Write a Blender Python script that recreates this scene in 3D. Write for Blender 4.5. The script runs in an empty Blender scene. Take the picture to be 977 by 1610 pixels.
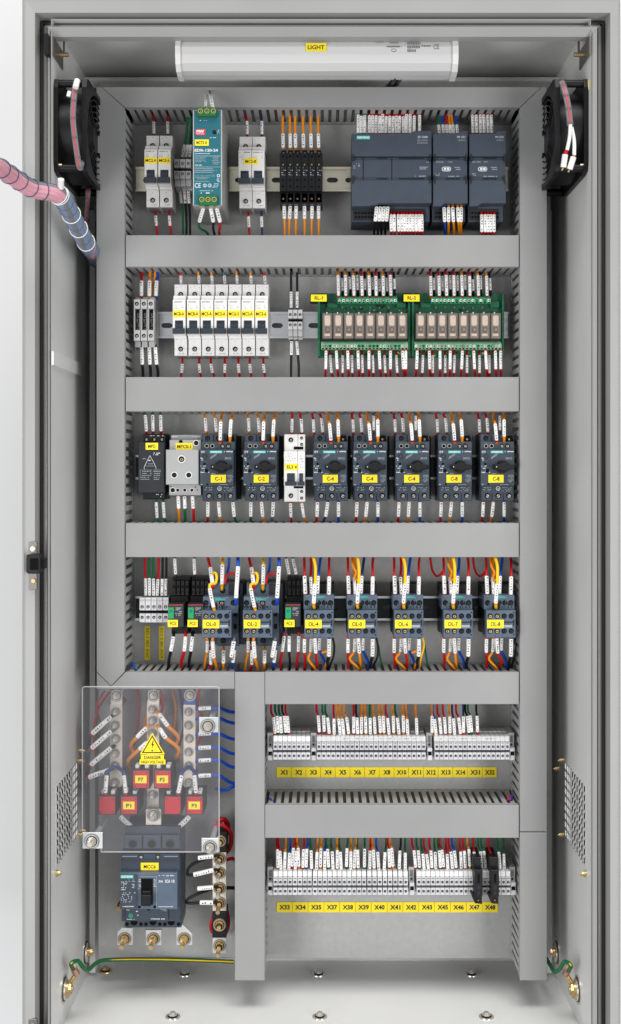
import bpy, math, random
from mathutils import Vector, Matrix
random.seed(11)
sc = bpy.context.scene
S = 0.00087; D = 1.7; CX = 505.0; CY = 740.0      # metres per picture unit on the duct-cover plane (Y=0), camera 1.7 m in front of it
COL = sc.collection

def W(px, py, Y):
    f = S*(D+Y)/D
    return Vector(((px-CX)*f, Y, (CY-py)*f))

# ------------------------------------------------------------------ materials
MATS = {}
def mat(name, c, rough=0.5, metal=0.0, var=0.0, vscale=60.0, bump=0.0, bscale=400.0, coat=0.0, stretch=None, spec=0.5, rnd=0.0):
    if name in MATS: return MATS[name]
    m = bpy.data.materials.new(name); m.use_nodes = True
    nt = m.node_tree; b = nt.nodes['Principled BSDF']
    b.inputs['Base Color'].default_value = (c[0], c[1], c[2], 1)
    b.inputs['Roughness'].default_value = rough
    b.inputs['Metallic'].default_value = metal
    b.inputs['Specular IOR Level'].default_value = spec
    if coat: b.inputs['Coat Weight'].default_value = coat
    if var or bump:
        tc = nt.nodes.new('ShaderNodeTexCoord'); mp = nt.nodes.new('ShaderNodeMapping')
        nt.links.new(tc.outputs['Object'], mp.inputs['Vector'])
        if stretch: mp.inputs['Scale'].default_value = stretch
    if var:
        n = nt.nodes.new('ShaderNodeTexNoise'); n.inputs['Scale'].default_value = vscale; n.inputs['Detail'].default_value = 5
        nt.links.new(mp.outputs['Vector'], n.inputs['Vector'])
        r = nt.nodes.new('ShaderNodeMapRange'); r.inputs['From Min'].default_value = .3; r.inputs['From Max'].default_value = .7
        r.inputs['To Min'].default_value = 1-var; r.inputs['To Max'].default_value = 1+var
        nt.links.new(n.outputs['Fac'], r.inputs['Value'])
        mx = nt.nodes.new('ShaderNodeMix'); mx.data_type = 'RGBA'; mx.blend_type = 'MULTIPLY'; mx.inputs[0].default_value = 1
        mx.inputs[6].default_value = (c[0], c[1], c[2], 1)
        nt.links.new(r.outputs['Result'], mx.inputs[7]); nt.links.new(mx.outputs[2], b.inputs['Base Color'])
        r2 = nt.nodes.new('ShaderNodeMapRange'); r2.inputs['To Min'].default_value = max(rough-.08, .02); r2.inputs['To Max'].default_value = min(rough+.08, 1)
        nt.links.new(n.outputs['Fac'], r2.inputs['Value']); nt.links.new(r2.outputs['Result'], b.inputs['Roughness'])
    if bump:
        n = nt.nodes.new('ShaderNodeTexNoise'); n.inputs['Scale'].default_value = bscale; n.inputs['Detail'].default_value = 2
        nt.links.new(mp.outputs['Vector'], n.inputs['Vector'])
        bp = nt.nodes.new('ShaderNodeBump'); bp.inputs['Strength'].default_value = bump; bp.inputs['Distance'].default_value = .0006
        nt.links.new(n.outputs['Fac'], bp.inputs['Height']); nt.links.new(bp.outputs['Normal'], b.inputs['Normal'])
    if rnd:                                                # small batch-to-batch tint difference between individual pieces
        oi = nt.nodes.new('ShaderNodeObjectInfo'); r = nt.nodes.new('ShaderNodeMapRange'); r.inputs['To Min'].default_value = 1-rnd; r.inputs['To Max'].default_value = 1+rnd
        nt.links.new(oi.outputs['Random'], r.inputs['Value'])
        mx = nt.nodes.new('ShaderNodeMix'); mx.data_type = 'RGBA'; mx.blend_type = 'MULTIPLY'; mx.inputs[0].default_value = 1; mx.inputs[6].default_value = (c[0], c[1], c[2], 1)
        src = b.inputs['Base Color'].links[0].from_socket if b.inputs['Base Color'].links else None
        if src: nt.links.new(src, mx.inputs[6])
        nt.links.new(r.outputs['Result'], mx.inputs[7]); nt.links.new(mx.outputs[2], b.inputs['Base Color'])
    MATS[name] = m; return m

PAINT = mat('powder_coated_steel', (.34,.34,.333), .5, var=.03, vscale=9, bump=.25, bscale=900)
INNER = mat('inner_painted_steel', (.66,.66,.645), .38, var=.04, vscale=7, bump=.25, bscale=900)
FLOORM = mat('floor_paint_lit_copy', (.80,.80,.79), .4, var=.03, vscale=7, bump=.25, bscale=900)  # copy of the inner paint, lightened so the floor looks brightly lit
BEAD = mat('channel_bead_steel', (.40,.39,.38), .3, metal=.4)
PLATE = mat('zinc_coated_plate', (.34,.34,.335), .42, metal=.0, var=.05, vscale=120, bump=.15, bscale=700)
DUCT = mat('grey_duct_plastic', (.265,.265,.262), .42, rnd=.02, var=.045, vscale=9, bump=.12, bscale=260)
DUCTB = mat('grey_duct_base_plastic', (.37,.37,.365), .5, var=.03, vscale=30)
BACK = mat('white_backdrop_paint', (.68,.68,.68), .8, var=.015, vscale=3)
RUB = mat('black_rubber', (.03,.028,.027), .5)
CHAN = mat('dark_steel_channel', (.17,.16,.155), .32, metal=.3, var=.06, vscale=20, stretch=(4,4,.3))
RIM = mat('bare_steel_edge', (.62,.62,.61), .3, metal=.55)
ZINC = mat('galvanised_steel', (.60,.62,.62), .3, metal=.35, var=.06, vscale=90)
IVORY = mat('chromated_rail_steel', (.97,.91,.74), .22, metal=.75, var=.05, vscale=60)
RAILZ = mat('bright_zinc_rail', (.94,.96,.97), .2, metal=.85, var=.04, vscale=60)
WHITEP = mat('white_breaker_plastic', (.69,.68,.66), .38, rnd=.03, var=.025, vscale=80)
WHITEL = mat('bright_white_plastic', (.72,.72,.71), .4)
GREYP = mat('light_grey_terminal_plastic', (.40,.40,.40), .4, var=.05, vscale=120)
PALE = mat('pale_grey_terminal_plastic', (.52,.52,.53), .38, rnd=.08, var=.05, vscale=160)
DGREY = mat('mid_grey_plastic', (.19,.19,.19), .45, var=.05, vscale=90)
BLUEG = mat('blue_grey_plastic', (.046,.059,.080), .42, spec=.3, var=.05, vscale=60, bump=.15, bscale=1600)
BLUEL = mat('light_blue_grey_plastic', (.082,.112,.155), .36, rnd=.08, spec=.35, var=.06, vscale=70)
BLUEM = mat('slate_blue_plastic', (.042,.055,.073), .38, rnd=.10, spec=.3, var=.06, vscale=70)
BLACK = mat('black_plastic', (.011,.011,.012), .42, var=.1, vscale=90, spec=.22)
BLACKM = mat('matt_black_plastic', (.007,.007,.008), .6, spec=.15)
HOLE = mat('painted_recess_shade', (.004,.004,.004), .8, spec=.1)  # black for flat discs and slots; paints the shade of holes not cut
CHAR = mat('charcoal_plastic', (.021,.023,.026), .42, var=.08, vscale=60, spec=.25)
TOG = mat('slate_toggle_plastic', (.030,.038,.050), .32, spec=.35)
YEL = mat('yellow_label_tape', (.92,.70,.008), .42, rnd=.04)
YELD = mat('yellow_marker_strip', (.84,.66,.012), .42, rnd=.05)
INK = mat('black_ink', (.012,.012,.012), .6)
INKG = mat('grey_ink', (.16,.16,.17), .6)
WINK = mat('white_ink', (.62,.64,.66), .5)
WINKD = mat('faded_white_ink', (.30,.33,.36), .5)
CYAN = mat('turquoise_print', (.015,.42,.38), .4)
TEAL = mat('teal_painted_front', (.013,.120,.155), .35, var=.03, vscale=30)
ALU = mat('brushed_aluminium_case', (.42,.42,.41), .42, metal=.5, var=.05, vscale=40)
GREEN = mat('green_terminal_plastic', (.012,.13,.022), .35)
GREENR = mat('green_relay_tab', (.01,.27,.11), .35)
PCB = mat('green_circuit_board', (.004,.105,.045), .34, var=.25, vscale=260)
PCBT = mat('pale_green_terminal_plastic', (.15,.36,.20), .32, var=.15, vscale=300)
PCBU = mat('mid_green_terminal_plastic', (.03,.24,.11), .32, var=.15, vscale=300)
REDL = mat('red_print_panel', (.72,.02,.03), .4)
REDT = mat('red_transformer_face', (.50,.010,.018), .4)
BRASS = mat('yellow_zinc_brass', (.60,.44,.22), .3, metal=.75, var=.12, vscale=300)
GOLD = mat('pale_gold_screw', (.80,.68,.34), .28, metal=.8)
NICKEL = mat('nickel_plated_steel', (.70,.66,.60), .25, metal=.75)
TIN = mat('tinned_copper_bar', (.74,.66,.57), .4, metal=.25, var=.07, vscale=60)
BLUEB = mat('blue_insulated_bar', (.02,.07,.30), .4)
SLV = mat('white_marker_sleeve', (.80,.79,.77), .42, rnd=.07)
HINGE = mat('hinge_steel', (.20,.18,.165), .35, metal=.7)
COPPER = mat('copper_lug', (.62,.36,.24), .3, metal=.8)
WC = {'red': mat('red_wire_insulation', (.48,.004,.008), .42, spec=.3),
      'orange': mat('orange_wire_insulation', (.74,.24,.003), .42, spec=.3),
      'yellow': mat('yellow_wire_insulation', (.90,.50,.004), .42, spec=.3),
      'black': mat('black_wire_insulation', (.009,.009,.010), .42, spec=.25),
      'blue': mat('blue_wire_insulation', (.004,.06,.42), .42, spec=.3),
      'navy': mat('navy_wire_insulation', (.012,.03,.13), .38),
      'green': mat('green_wire_insulation', (.003,.12,.035), .42, spec=.3),
      'teal': mat('teal_wire_insulation', (.01,.16,.17), .36),
      'grey': mat('grey_wire_insulation', (.13,.13,.14), .4),
      'pink': mat('pink_wire_insulation', (.66,.27,.33), .36),
      'sky': mat('pale_blue_wire_insulation', (.14,.22,.37), .38)}

def glassy(name, tint, fac, rough=.08, base=(.8,.8,.8)):
    m = bpy.data.materials.new(name); m.use_nodes = True; nt = m.node_tree
    b = nt.nodes['Principled BSDF']; out = nt.nodes['Material Output']
    b.inputs['Base Color'].default_value = (*base, 1); b.inputs['Roughness'].default_value = rough
    t = nt.nodes.new('ShaderNodeBsdfTransparent'); t.inputs['Color'].default_value = (*tint, 1)
    mx = nt.nodes.new('ShaderNodeMixShader'); mx.inputs[0].default_value = fac
    nt.links.new(t.outputs[0], mx.inputs[1]); nt.links.new(b.outputs[0], mx.inputs[2]); nt.links.new(mx.outputs[0], out.inputs['Surface'])
    MATS[name] = m; return m
ACRYL = glassy('clear_acrylic', (.97,.97,.972), .075, .06, (.42,.42,.45))
ACRYE = glassy('acrylic_cut_edge', (.92,.92,.92), .42, .2, (.75,.75,.76))
SMOKE = glassy('smoky_clear_relay_case', (.88,.83,.79), .2, .1, (.5,.46,.43))
WRAP = glassy('clear_spiral_wrap', (.97,.97,.98), .10, .12, (.8,.8,.85))

# ------------------------------------------------------------------ mesh builder
TXT = {}
def text_mesh(s, bold=0.0):
    k = (s, bold)
    if k in TXT: return TXT[k]
    cu = bpy.data.curves.new('txt', 'FONT'); cu.body = s; cu.size = 1; cu.resolution_u = 2; cu.offset = bold
    ob = bpy.data.objects.new('txt', cu); COL.objects.link(ob)
    bpy.context.view_layer.update()
    dg = bpy.context.evaluated_depsgraph_get()
    me = bpy.data.meshes.new_from_object(ob.evaluated_get(dg))
    vs = [tuple(v.co) for v in me.vertices]; fs = [tuple(p.vertices) for p in me.polygons]
    bpy.data.objects.remove(ob); bpy.data.curves.remove(cu); bpy.data.meshes.remove(me)
    TXT[k] = (vs, fs); return TXT[k]

class MB:
    def __init__(s, root, R=0.0):
        s.root = root; s.o = Vector(root) if isinstance(root, Vector) else root.matrix_basis.translation.copy()
        s.R = R; s.v = []; s.f = []; s.m = []; s.sm = []; s.slots = []
    def mi(s, m):
        if m not in s.slots: s.slots.append(m)
        return s.slots.index(m)
    def add(s, vs, fs, m, smooth=False):
        b = len(s.v); i = s.mi(m)
        s.v += [Vector(p)-s.o for p in vs]
        for f in fs: s.f.append(tuple(b+k for k in f)); s.m.append(i); s.sm.append(smooth)
    def poly(s, pts, Yf, Yb, m, ch=0, R=None, side=None):
        R = s.R if R is None else R
        P = [W(x, y, R) for x, y in pts]; P = [(p.x, p.z) for p in P]
        a = sum(P[i][0]*P[(i+1) % len(P)][1]-P[(i+1) % len(P)][0]*P[i][1] for i in range(len(P)))
        if a < 0: P.reverse()
        n = len(P); c = ch*S
        vs = []; fs = []
        if c:
            Q = []
            for i in range(n):
                x0, z0 = P[i-1]; x1, z1 = P[i]; x2, z2 = P[(i+1) % n]
                d1 = Vector((x1-x0, z1-z0)).normalized(); d2 = Vector((x2-x1, z2-z1)).normalized()
                n1 = Vector((-d1.y, d1.x)); n2 = Vector((-d2.y, d2.x)); bb = n1+n2
                L = bb.length_squared
                off = bb*(2*c/L) if L > .3 else bb*c
                Q.append((x1+off.x, z1+off.y))
            vs += [(x, Yf, z) for x, z in Q]; vs += [(x, Yf+c, z) for x, z in P]; vs += [(x, Yb, z) for x, z in P]
            fs.append(tuple(range(n)))
            s.add(vs, fs+[(i, n+i, n+(i+1) % n, (i+1) % n) for i in range(n)], m)
            s.add(vs[n:], [(i, n+i, n+(i+1) % n, (i+1) % n) for i in range(n)], side or m); s.add(vs[n:], [tuple(range(2*n-1, n-1, -1))], m)
        else:
            vs = [(x, Yf, z) for x, z in P]+[(x, Yb, z) for x, z in P]
            s.add(vs, [tuple(range(n))], m)
            s.add(vs, [(i, n+i, n+(i+1) % n, (i+1) % n) for i in range(n)], side or m); s.add(vs, [tuple(range(2*n-1, n-1, -1))], m)
        return s
    def box(s, x0, y0, x1, y1, Yf, Yb, m, ch=0, R=None, side=None):
        return s.poly([(x0, y0), (x1, y0), (x1, y1), (x0, y1)], Yf, Yb, m, ch, R, side)
    def rbox(s, x0, y0, x1, y1, Yf, Yb, m, r=2, ch=0, R=None, n=4, side=None):
        pts = []
        for cx, cy, a0 in ((x1-r, y0+r, -90), (x1-r, y1-r, 0), (x0+r, y1-r, 90), (x0+r, y0+r, 180)):
            for k in range(n+1):
                a = math.radians(a0+90*k/n); pts.append((cx+r*math.cos(a), cy+r*math.sin(a)))
        return s.poly(pts, Yf, Yb, m, ch, R, side)
    def cyl(s, a, b, r0, r1, m, n=12, smooth=True, cap=True, ph=0):
        a = Vector(a); b = Vector(b); d = (b-a).normalized()
        u = d.orthogonal().normalized() if abs(d.y) < .99 else Vector((1, 0, 0)); w = d.cross(u)
        vs = []
        for c, r in ((a, r0), (b, r1)):
            for k in range(n):
                t = ph+2*math.pi*k/n; vs.append(c+u*(r*math.cos(t))+w*(r*math.sin(t)))
        s.add(vs, [(k, (k+1) % n, n+(k+1) % n, n+k) for k in range(n)], m, smooth)
        if cap: s.add(vs, [tuple(range(n-1, -1, -1)), tuple(range(n, 2*n))], m)
        return s
    def disc(s, px, py, Y, r, h, m, n=14, R=None, r2=None):       # cylinder facing the camera, front at Y-h
        p = W(px, py, s.R if R is None else R); r2 = r if r2 is None else r2
        return s.cyl((p.x, Y, p.z), (p.x, Y-h, p.z), r*S, r2*S, m, n)
    def ring(s, px, py, Y, ro, ri, h, m, n=16, R=None):
        p = W(px, py, s.R if R is None else R); vs = []
        for r, y in ((ro*S, Y), (ro*S, Y-h), (ri*S, Y-h), (ri*S, Y)):
            for k in range(n):
                t = 2*math.pi*k/n; vs.append((p.x+r*math.cos(t), y, p.z+r*math.sin(t)))
        fs = []
        for j in range(3):
            fs += [(j*n+k, j*n+(k+1) % n, (j+1)*n+(k+1) % n, (j+1)*n+k) for k in range(n)]
        s.add(vs, fs, m); return s
    def screw(s, px, py, Y, r, m=None, R=None, rim=None, core=.62):
        s.disc(px, py, Y, r, .0003, HOLE, 16, R)
        if rim: s.ring(px, py, Y, r*1.25, r*.95, .0006, rim, 16, R)
        if m:
            s.disc(px+r*.05, py+r*.12, Y-.0003, r*core, .0003, m, 12, R)
            a = random.uniform(0, 3.1); p = W(px, py, s.R if R is None else R)
            dx = math.cos(a)*r*core*.8*S; dz = math.sin(a)*r*core*.8*S; tx = -math.sin(a)*r*.13*S; tz = math.cos(a)*r*.13*S
            y = Y-.0007; zz = p.z-r*.12*S
            s.add([(p.x-dx-tx, y, zz-dz-tz), (p.x+dx-tx, y, zz+dz-tz), (p.x+dx+tx, y, zz+dz+tz), (p.x-dx+tx, y, zz-dz+tz)], [(0, 1, 2, 3)], HOLE)
        return s
    def hexn(s, px, py, Y, r, h, m, R=None, ph=.3):
        p = W(px, py, s.R if R is None else R)
        return s.cyl((p.x, Y, p.z), (p.x, Y-h, p.z), r*S, r*S*.93, m, 6, False, True, ph)
    def tube(s, pts, r, m, n=8, cap=True, rr=None):
        pts = [Vector(p) for p in pts]; N = len(pts)
        t0 = (pts[1]-pts[0]).normalized(); u = t0.cross(Vector((0, 1, 0)))
        if u.length < .05: u = t0.orthogonal()
        u.normalize(); vs = []
        for i, p in enumerate(pts):
            t = (pts[min(i+1, N-1)]-pts[max(i-1, 0)]).normalized()
            u = (u-t*u.dot(t)).normalized(); w = t.cross(u); q = rr[i] if rr else r
            for k in range(n):
                a = 2*math.pi*k/n; vs.append(p+u*(q*math.cos(a))+w*(q*math.sin(a)))
        fs = [(i*n+k, i*n+(k+1) % n, (i+1)*n+(k+1) % n, (i+1)*n+k) for i in range(N-1) for k in range(n)]
        s.add(vs, fs, m, True)
        if cap: s.add(vs, [tuple(range(n-1, -1, -1)), tuple(range((N-1)*n, N*n))], m)
        return s
    def text(s, t, x0, y0, x1, y1, Y, m, R=None, bold=.012, rot=0, stretch=True):
        vs, fs = text_mesh(t, bold); R = s.R if R is None else R
        if not vs: return s
        ax = min(v[0] for v in vs); bx = max(v[0] for v in vs); ay = min(v[1] for v in vs); by = max(v[1] for v in vs)
        A = W(x0, y1, R); B = W(x1, y0, R); w = B.x-A.x; h = B.z-A.z
        if rot: w, h = h, w
        sy = h/(by-ay); sx = w/(bx-ax)
        if not stretch: sx = sy = min(sx, sy)
        cx = (A.x+B.x)/2; cz = (A.z+B.z)/2; out = []
        for v in vs:
            a = (v[0]-(ax+bx)/2)*sx; b = (v[1]-(ay+by)/2)*sy
            if rot: a, b = b, -a
            out.append((cx+a, Y-.00022, cz+b))
        s.add(out, fs, m); return s
    def dash(s, x0, y0, x1, y1, Y, m, rows=3, cell=2.0, fill=.7, R=None, th=.55):
        R = s.R if R is None else R; h = (y1-y0)/rows
        for r in range(rows):
            x = x0+random.uniform(0, cell*.5); end = x1-random.uniform(0, (x1-x0)*.3)
            while x < end:
                w = cell*random.uniform(.35, 1.0)
                if random.random() < fill:
                    a = y0+h*r+random.uniform(0, h*.12); b = a+h*th
                    P = W(x, b, R); Q = W(min(x+w, x1), a, R); y = Y-.00018
                    s.add([(P.x, y, P.z), (Q.x, y, P.z), (Q.x, y, Q.z), (P.x, y, Q.z)], [(0, 1, 2, 3)], m)
                x += w+cell*.28
        return s
    def build(s, name, parent=None, loc=None):
        me = bpy.data.meshes.new(name); me.from_pydata([tuple(v) for v in s.v], [], s.f)
        for m in s.slots: me.materials.append(m)
        me.polygons.foreach_set('material_index', s.m); me.polygons.foreach_set('use_smooth', s.sm); me.update()
        o = bpy.data.objects.new(name, me); COL.objects.link(o)
        if parent is not None:
            o.parent = parent
        else:
            o.location = s.o
        return o

ORG = {}
def tag(o, label, cat, group=None, kind=None):
    o['label'] = label
    if cat: o['category'] = cat
    if group: o['group'] = group
    if kind: o['kind'] = kind
    return o
def thing(name, px, py, Y, label, cat, group=None):
    o = bpy.data.objects.new(name, None); o.empty_display_size = .01; COL.objects.link(o)
    o.location = W(px, py, Y); ORG[o.name] = (px, py, Y)
    return tag(o, label, cat, group)
def sub(o, root, R=0.0):                                   # builder for a sub-part, in the frame of its thing
    return MB(root, R)
def dup(root, dx, dy=0, label=None):
    px, py, Y = ORG[root.name]
    r = root.copy(); COL.objects.link(r); r.location = W(px+dx, py+dy, Y); ORG[r.name] = (px+dx, py+dy, Y)
    if label: r['label'] = label
    for ch in list(root.children):
        c = ch.copy(); COL.objects.link(c); c.parent = r
        for g in list(ch.children):
            d = g.copy(); COL.objects.link(d); d.parent = c
    return r
ORDS = ['first','second','third','fourth','fifth','sixth','seventh','eighth','ninth','tenth','eleventh','twelfth','thirteenth','fourteenth','fifteenth','sixteenth','seventeenth','eighteenth','nineteenth','twentieth','21st','22nd','23rd','24th','25th','26th','27th','28th','29th','30th','31st','32nd','33rd','34th','35th','36th','37th','38th','39th','40th','41st','42nd','43rd','44th','45th','46th','47th','48th','49th','50th','51st','52nd','53rd','54th','55th']
NUM = ['no','one','two','three','four','five','six','seven','eight','nine','ten','eleven','twelve']

def spline(P, n=6):
    P = [Vector(p) for p in P]; out = []; idx = []
    for i in range(len(P)-1):
        p0 = P[max(i-1, 0)]; p1 = P[i]; p2 = P[i+1]; p3 = P[min(i+2, len(P)-1)]
        idx.append(len(out))
        for k in range(n):
            t = k/n
            out.append(.5*((2*p1)+(-p0+p2)*t+(2*p0-5*p1+4*p2-p3)*t*t+(-p0+3*p1-3*p2+p3)*t*t*t))
    idx.append(len(out)); out.append(P[-1]); return out, idx

def label_plate(root, x0, y0, x1, y1, Y, s, m=YEL, R=None, name='name_label', pad=.2, back=BLACKM):
    b = MB(root, Y if R is None else R)
    b.box(x0, y0, x1, y1, Y-.0005, Y+.0002, m)
    w = x1-x0; h = y1-y0
    b.text(s, x0+w*pad, y0+h*.26, x1-w*pad, y1-h*.24, Y-.0005, INK, bold=.02)
    return b.build(name, root)

# ------------------------------------------------------------------ camera
cam = bpy.data.cameras.new('camera'); co = bpy.data.objects.new('camera', cam); COL.objects.link(co)
co.location = (0, -D, 0); co.rotation_euler = (math.pi/2, 0, 0)
cam.sensor_fit = 'VERTICAL'; cam.sensor_height = 24; cam.sensor_width = 24; cam.lens = 24*D/(1610*S)
cam.shift_x = -(CX-488.5)/1610; cam.shift_y = -(805-CY)/1610; cam.clip_start = .05; cam.clip_end = 100
sc.camera = co
# ------------------------------------------------------------------ cabinet shell
bd = MB(Vector((0, .45, 0)))
bd.add([(-6, .45, -4), (6, .45, -4), (6, .45, 4), (-6, .45, 4)], [(0, 1, 2, 3)], BACK)
tag(bd.build('wall'), 'plain white wall behind the grey cabinet', None, None, 'structure')

cab = thing('electrical_cabinet', 505, 1700, -.116, 'tall open light grey steel cabinet holding all the wiring and devices', 'cabinet')
YF = -.116; XW = .3445; ZR = .5765; ZF = -.741; YB = .18
loops = [(80, 54, 930, 1640, -.090), (80, 54, 930, 1640, -.107), (75.5, 42, 939, 1652, YF), (75, 41, 940, 1653, -.092),
         (58, 24, 957, 1670, -.092), (57, 23, 958, 1671, -.1225), (44, 6, 968, 1690, -.1275), (42, 3, 970, 1692, -.129), (36, -1, 975, 1700, -.118), (36, -1, 975, 1700, YB+.02)]
LV = []
for L, T, R_, B, Y in loops:
    a = W(L, T, YF); b = W(R_, B, YF)
    LV.append([(a.x, Y, a.z), (b.x, Y, a.z), (b.x, Y, b.z), (a.x, Y, b.z)])
def loopq(mb, i, j, m):
    vs = LV[i]+LV[j]; mb.add(vs, [(k, (k+1) % 4, 4+(k+1) % 4, 4+k) for k in range(4)], m)
fr = MB(cab); loopq(fr, 4, 5, PAINT); loopq(fr, 5, 6, PAINT); loopq(fr, 6, 7, PAINT); loopq(fr, 7, 8, PAINT); loopq(fr, 8, 9, PAINT); fr.build('outer_frame', cab)
rm = MB(cab); loopq(rm, 0, 1, PAINT); loopq(rm, 1, 2, PAINT); loopq(rm, 2, 3, RIM); rm.build('door_rim', cab)
ch = MB(cab); loopq(ch, 3, 4, CHAN)
ch.build('frame_channel', cab)
# rubber seal and bright bead standing in the channel
gk = MB(cab)
def bead(L, T, R_, B, Y, r, m):
    a = W(L, T, YF); b = W(R_, B, YF)
    for p, q in (((a.x, Y, a.z), (b.x, Y, a.z)), ((b.x, Y, a.z), (b.x, Y, b.z)), ((b.x, Y, b.z), (a.x, Y, b.z)), ((a.x, Y, b.z), (a.x, Y, a.z))):
        gk.cyl(p, q, r, r, m, 10)
bead(60.5, 27.5, 954.5, 1666, -.096, .0024, RUB)
bead(73, 38.5, 942.5, 1656, -.096, .0018, RUB)
gk.build('rubber_seal', cab)
bd2 = MB(cab); g2 = gk; gk = bd2; bead(66.5, 33, 948.5, 1660, -.095, .0032, BEAD); bd2.build('channel_bead', cab)

# side panels with real openings for the vents
GY0, GY1, GZ0, GZ1 = -.082, .058, -.516, -.4105
for sgn in (-1, 1):
    p = MB(cab); X = sgn*XW
    def q(y0, z0, y1, z1): p.add([(X, y0, z0), (X, y1, z0), (X, y1, z1), (X, y0, z1)], [(0, 1, 2, 3)], INNER)
    zt = ZR; zb = ZF
    q(-.114, zb, GY0, zt); q(GY1, zb, YB, zt); q(GY0, zb, GY1, GZ0); q(GY0, GZ1, GY1, zt)
    p.build('side_panel', cab)
    g = MB(cab); nC, nR = 9, 9
    t = .0012
    def bar(y0, z0, y1, z1):
        x0, x1 = sorted((X-sgn*.0003, X+sgn*.0004))
        v = [(x, y, z) for x in (x0, x1) for y in (y0, y1) for z in (z0, z1)]
        g.add(v, [(0, 1, 3, 2), (4, 6, 7, 5), (0, 4, 5, 1), (2, 3, 7, 6), (0, 2, 6, 4), (1, 5, 7, 3)], INNER)
    for i in range(nC+1):
        y = GY0+(GY1-GY0)*i/nC; bar(y-.0024, GZ0, y+.0024, GZ1)
    for i in range(nR+1):
        z = GZ0+(GZ1-GZ0)*i/nR; bar(GY0, z-.0018, GY1, z+.0018)
    Xb = X+sgn*.012
    g.add([(Xb, GY0-.01, GZ0-.01), (Xb, GY1+.01, GZ0-.01), (Xb, GY1+.01, GZ1+.01), (Xb, GY0-.01, GZ1+.01)], [(0, 1, 2, 3)], mat('vent_hole_shade', (.012,.012,.012), .9, var=.3, vscale=300))  # near-black sheet behind the bars, painted as the shade in the holes
    o = g.build('vent_grille', cab)
rp = MB(cab); rp.add([(-XW, -.114, ZR), (XW, -.114, ZR), (XW, YB, ZR), (-XW, YB, ZR)], [(3, 2, 1, 0)], INNER); rp.build('roof_panel', cab)
flr = MB(cab); flr.add([(-XW, -.114, ZF), (XW, -.114, ZF), (XW, YB, ZF), (-XW, YB, ZF)], [(0, 1, 2, 3)], FLOORM)
flr.build('floor_panel', cab)
bk = MB(cab); bk.add([(-XW, YB, ZF), (XW, YB, ZF), (XW, YB, ZR), (-XW, YB, ZR)], [(0, 1, 2, 3)], INNER); bk.build('back_panel', cab)
cr = MB(cab, .10); cr.box(132, 121, 880, 139, .10, .14, INNER, 1); cr.build('cross_rail', cab)
pl = MB(cab, .085); pl.box(155, 128, 866, 1507, .085, .088, PLATE, .6)
pl.build('mounting_plate', cab)
for u0, u1 in ((141, 150), (861, 868)): st = MB(cab, .12); st.box(u0, 330, u1, 1530, .12, .14, INNER, .5); st.build('support_rail', cab)
# hinges
def wl(px, py, sgn=-1):                                  # point on a side wall seen at px,py
    f = XW*D/(S*abs(px-CX)); Y = f-D
    return Vector((sgn*XW, Y, (CY-py)*S*f/D))
def hinge(y0, y1):
    h = MB(cab, YF)
    h.rbox(47, y0, 61, y1, -.126, -.122, HINGE, 2, .5)
    h.disc(55, y0+11, -.126, 4, .002, NICKEL); h.disc(56, y1-14, -.126, 3, .002, BRASS)
    c = (y0+y1)/2-4
    h.rbox(49, c-15, 71, c+15, -.142, -.122, BLACK, 4, 1.2); h.box(55, c-9, 68, c+9, -.1425, -.141, HOLE)
    h.box(70, c-8, 76, c+8, -.134, -.118, BLACK, .8)
    h.build('door_hinge', cab)
hinge(851, 926); hinge(1597, 1672)
lt = MB(cab, YF); lt.rbox(72, 56, 79, 90, -.126, -.112, BLACK, 2, .6); lt.build('latch_keeper', cab)
for sgn, px in ((-1, 90), (1, 921)):
    c = wl(px, 84, sgn); k = MB(cab)
    x = c.x
    def bx(x0, y0, z0, x1, y1, z1, m, mb):
        v = [(a, b, d) for a in (x0, x1) for b in (y0, y1) for d in (z0, z1)]
        mb.add(v, [(0, 1, 3, 2), (4, 6, 7, 5), (0, 4, 5, 1), (2, 3, 7, 6), (0, 2, 6, 4), (1, 5, 7, 3)], m)
    bx(x, c.y-.03, c.z-.012, x-sgn*.002, c.y+.03, c.z+.012, HINGE, k)
    k.cyl((x, c.y+.005, c.z), (x-sgn*.014, c.y+.005, c.z), .003, .003, BRASS, 8)
    k.cyl((x-sgn*.008, c.y+.005, c.z-.002), (x-sgn*.008, c.y+.005, c.z+.018), .0015, .0015, HINGE, 6)
    k.build('corner_bracket', cab)
# bright metal strip on the left wall
a = wl(81, 552); b = wl(125, 591); k = MB(cab)
bx(a.x, a.y, b.z, a.x+.003, b.y, a.z, WHITEL, k); k.build('wall_strip', cab)
# yellow sticker, right wall
a = wl(924.5, 136, 1); k = MB(cab); bx(a.x, a.y-.006, a.z-.006, a.x-.0008, a.y+.006, a.z+.006, YELD, k); k.build('wall_sticker', cab)
# floor screws
def fscrew(px, py, m):
    z = ZF; f = -z*D/(S*(py-CY)); Y = f-D; x = (px-CX)*S*f/D; c = Vector((x, Y, z)); k = MB(cab)
    k.cyl(c, c+Vector((0, 0, .0015)), .0105, .010, NICKEL if m is None else m, 20)
    k.cyl(c+Vector((0, 0, .0015)), c+Vector((0, 0, .003)), .0068, .0066, HOLE, 16)
    k.cyl(c+Vector((0, 0, .003)), c+Vector((0, 0, .007)), .006, .0035, NICKEL if m is None else m, 14)
    k.build('floor_screw', cab)
for px, py in ((291, 1532), (501, 1532), (742, 1532), (272, 1599), (503, 1599), (765, 1599)): fscrew(px, py, None)
fscrew(166, 1527, BRASS)
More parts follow.
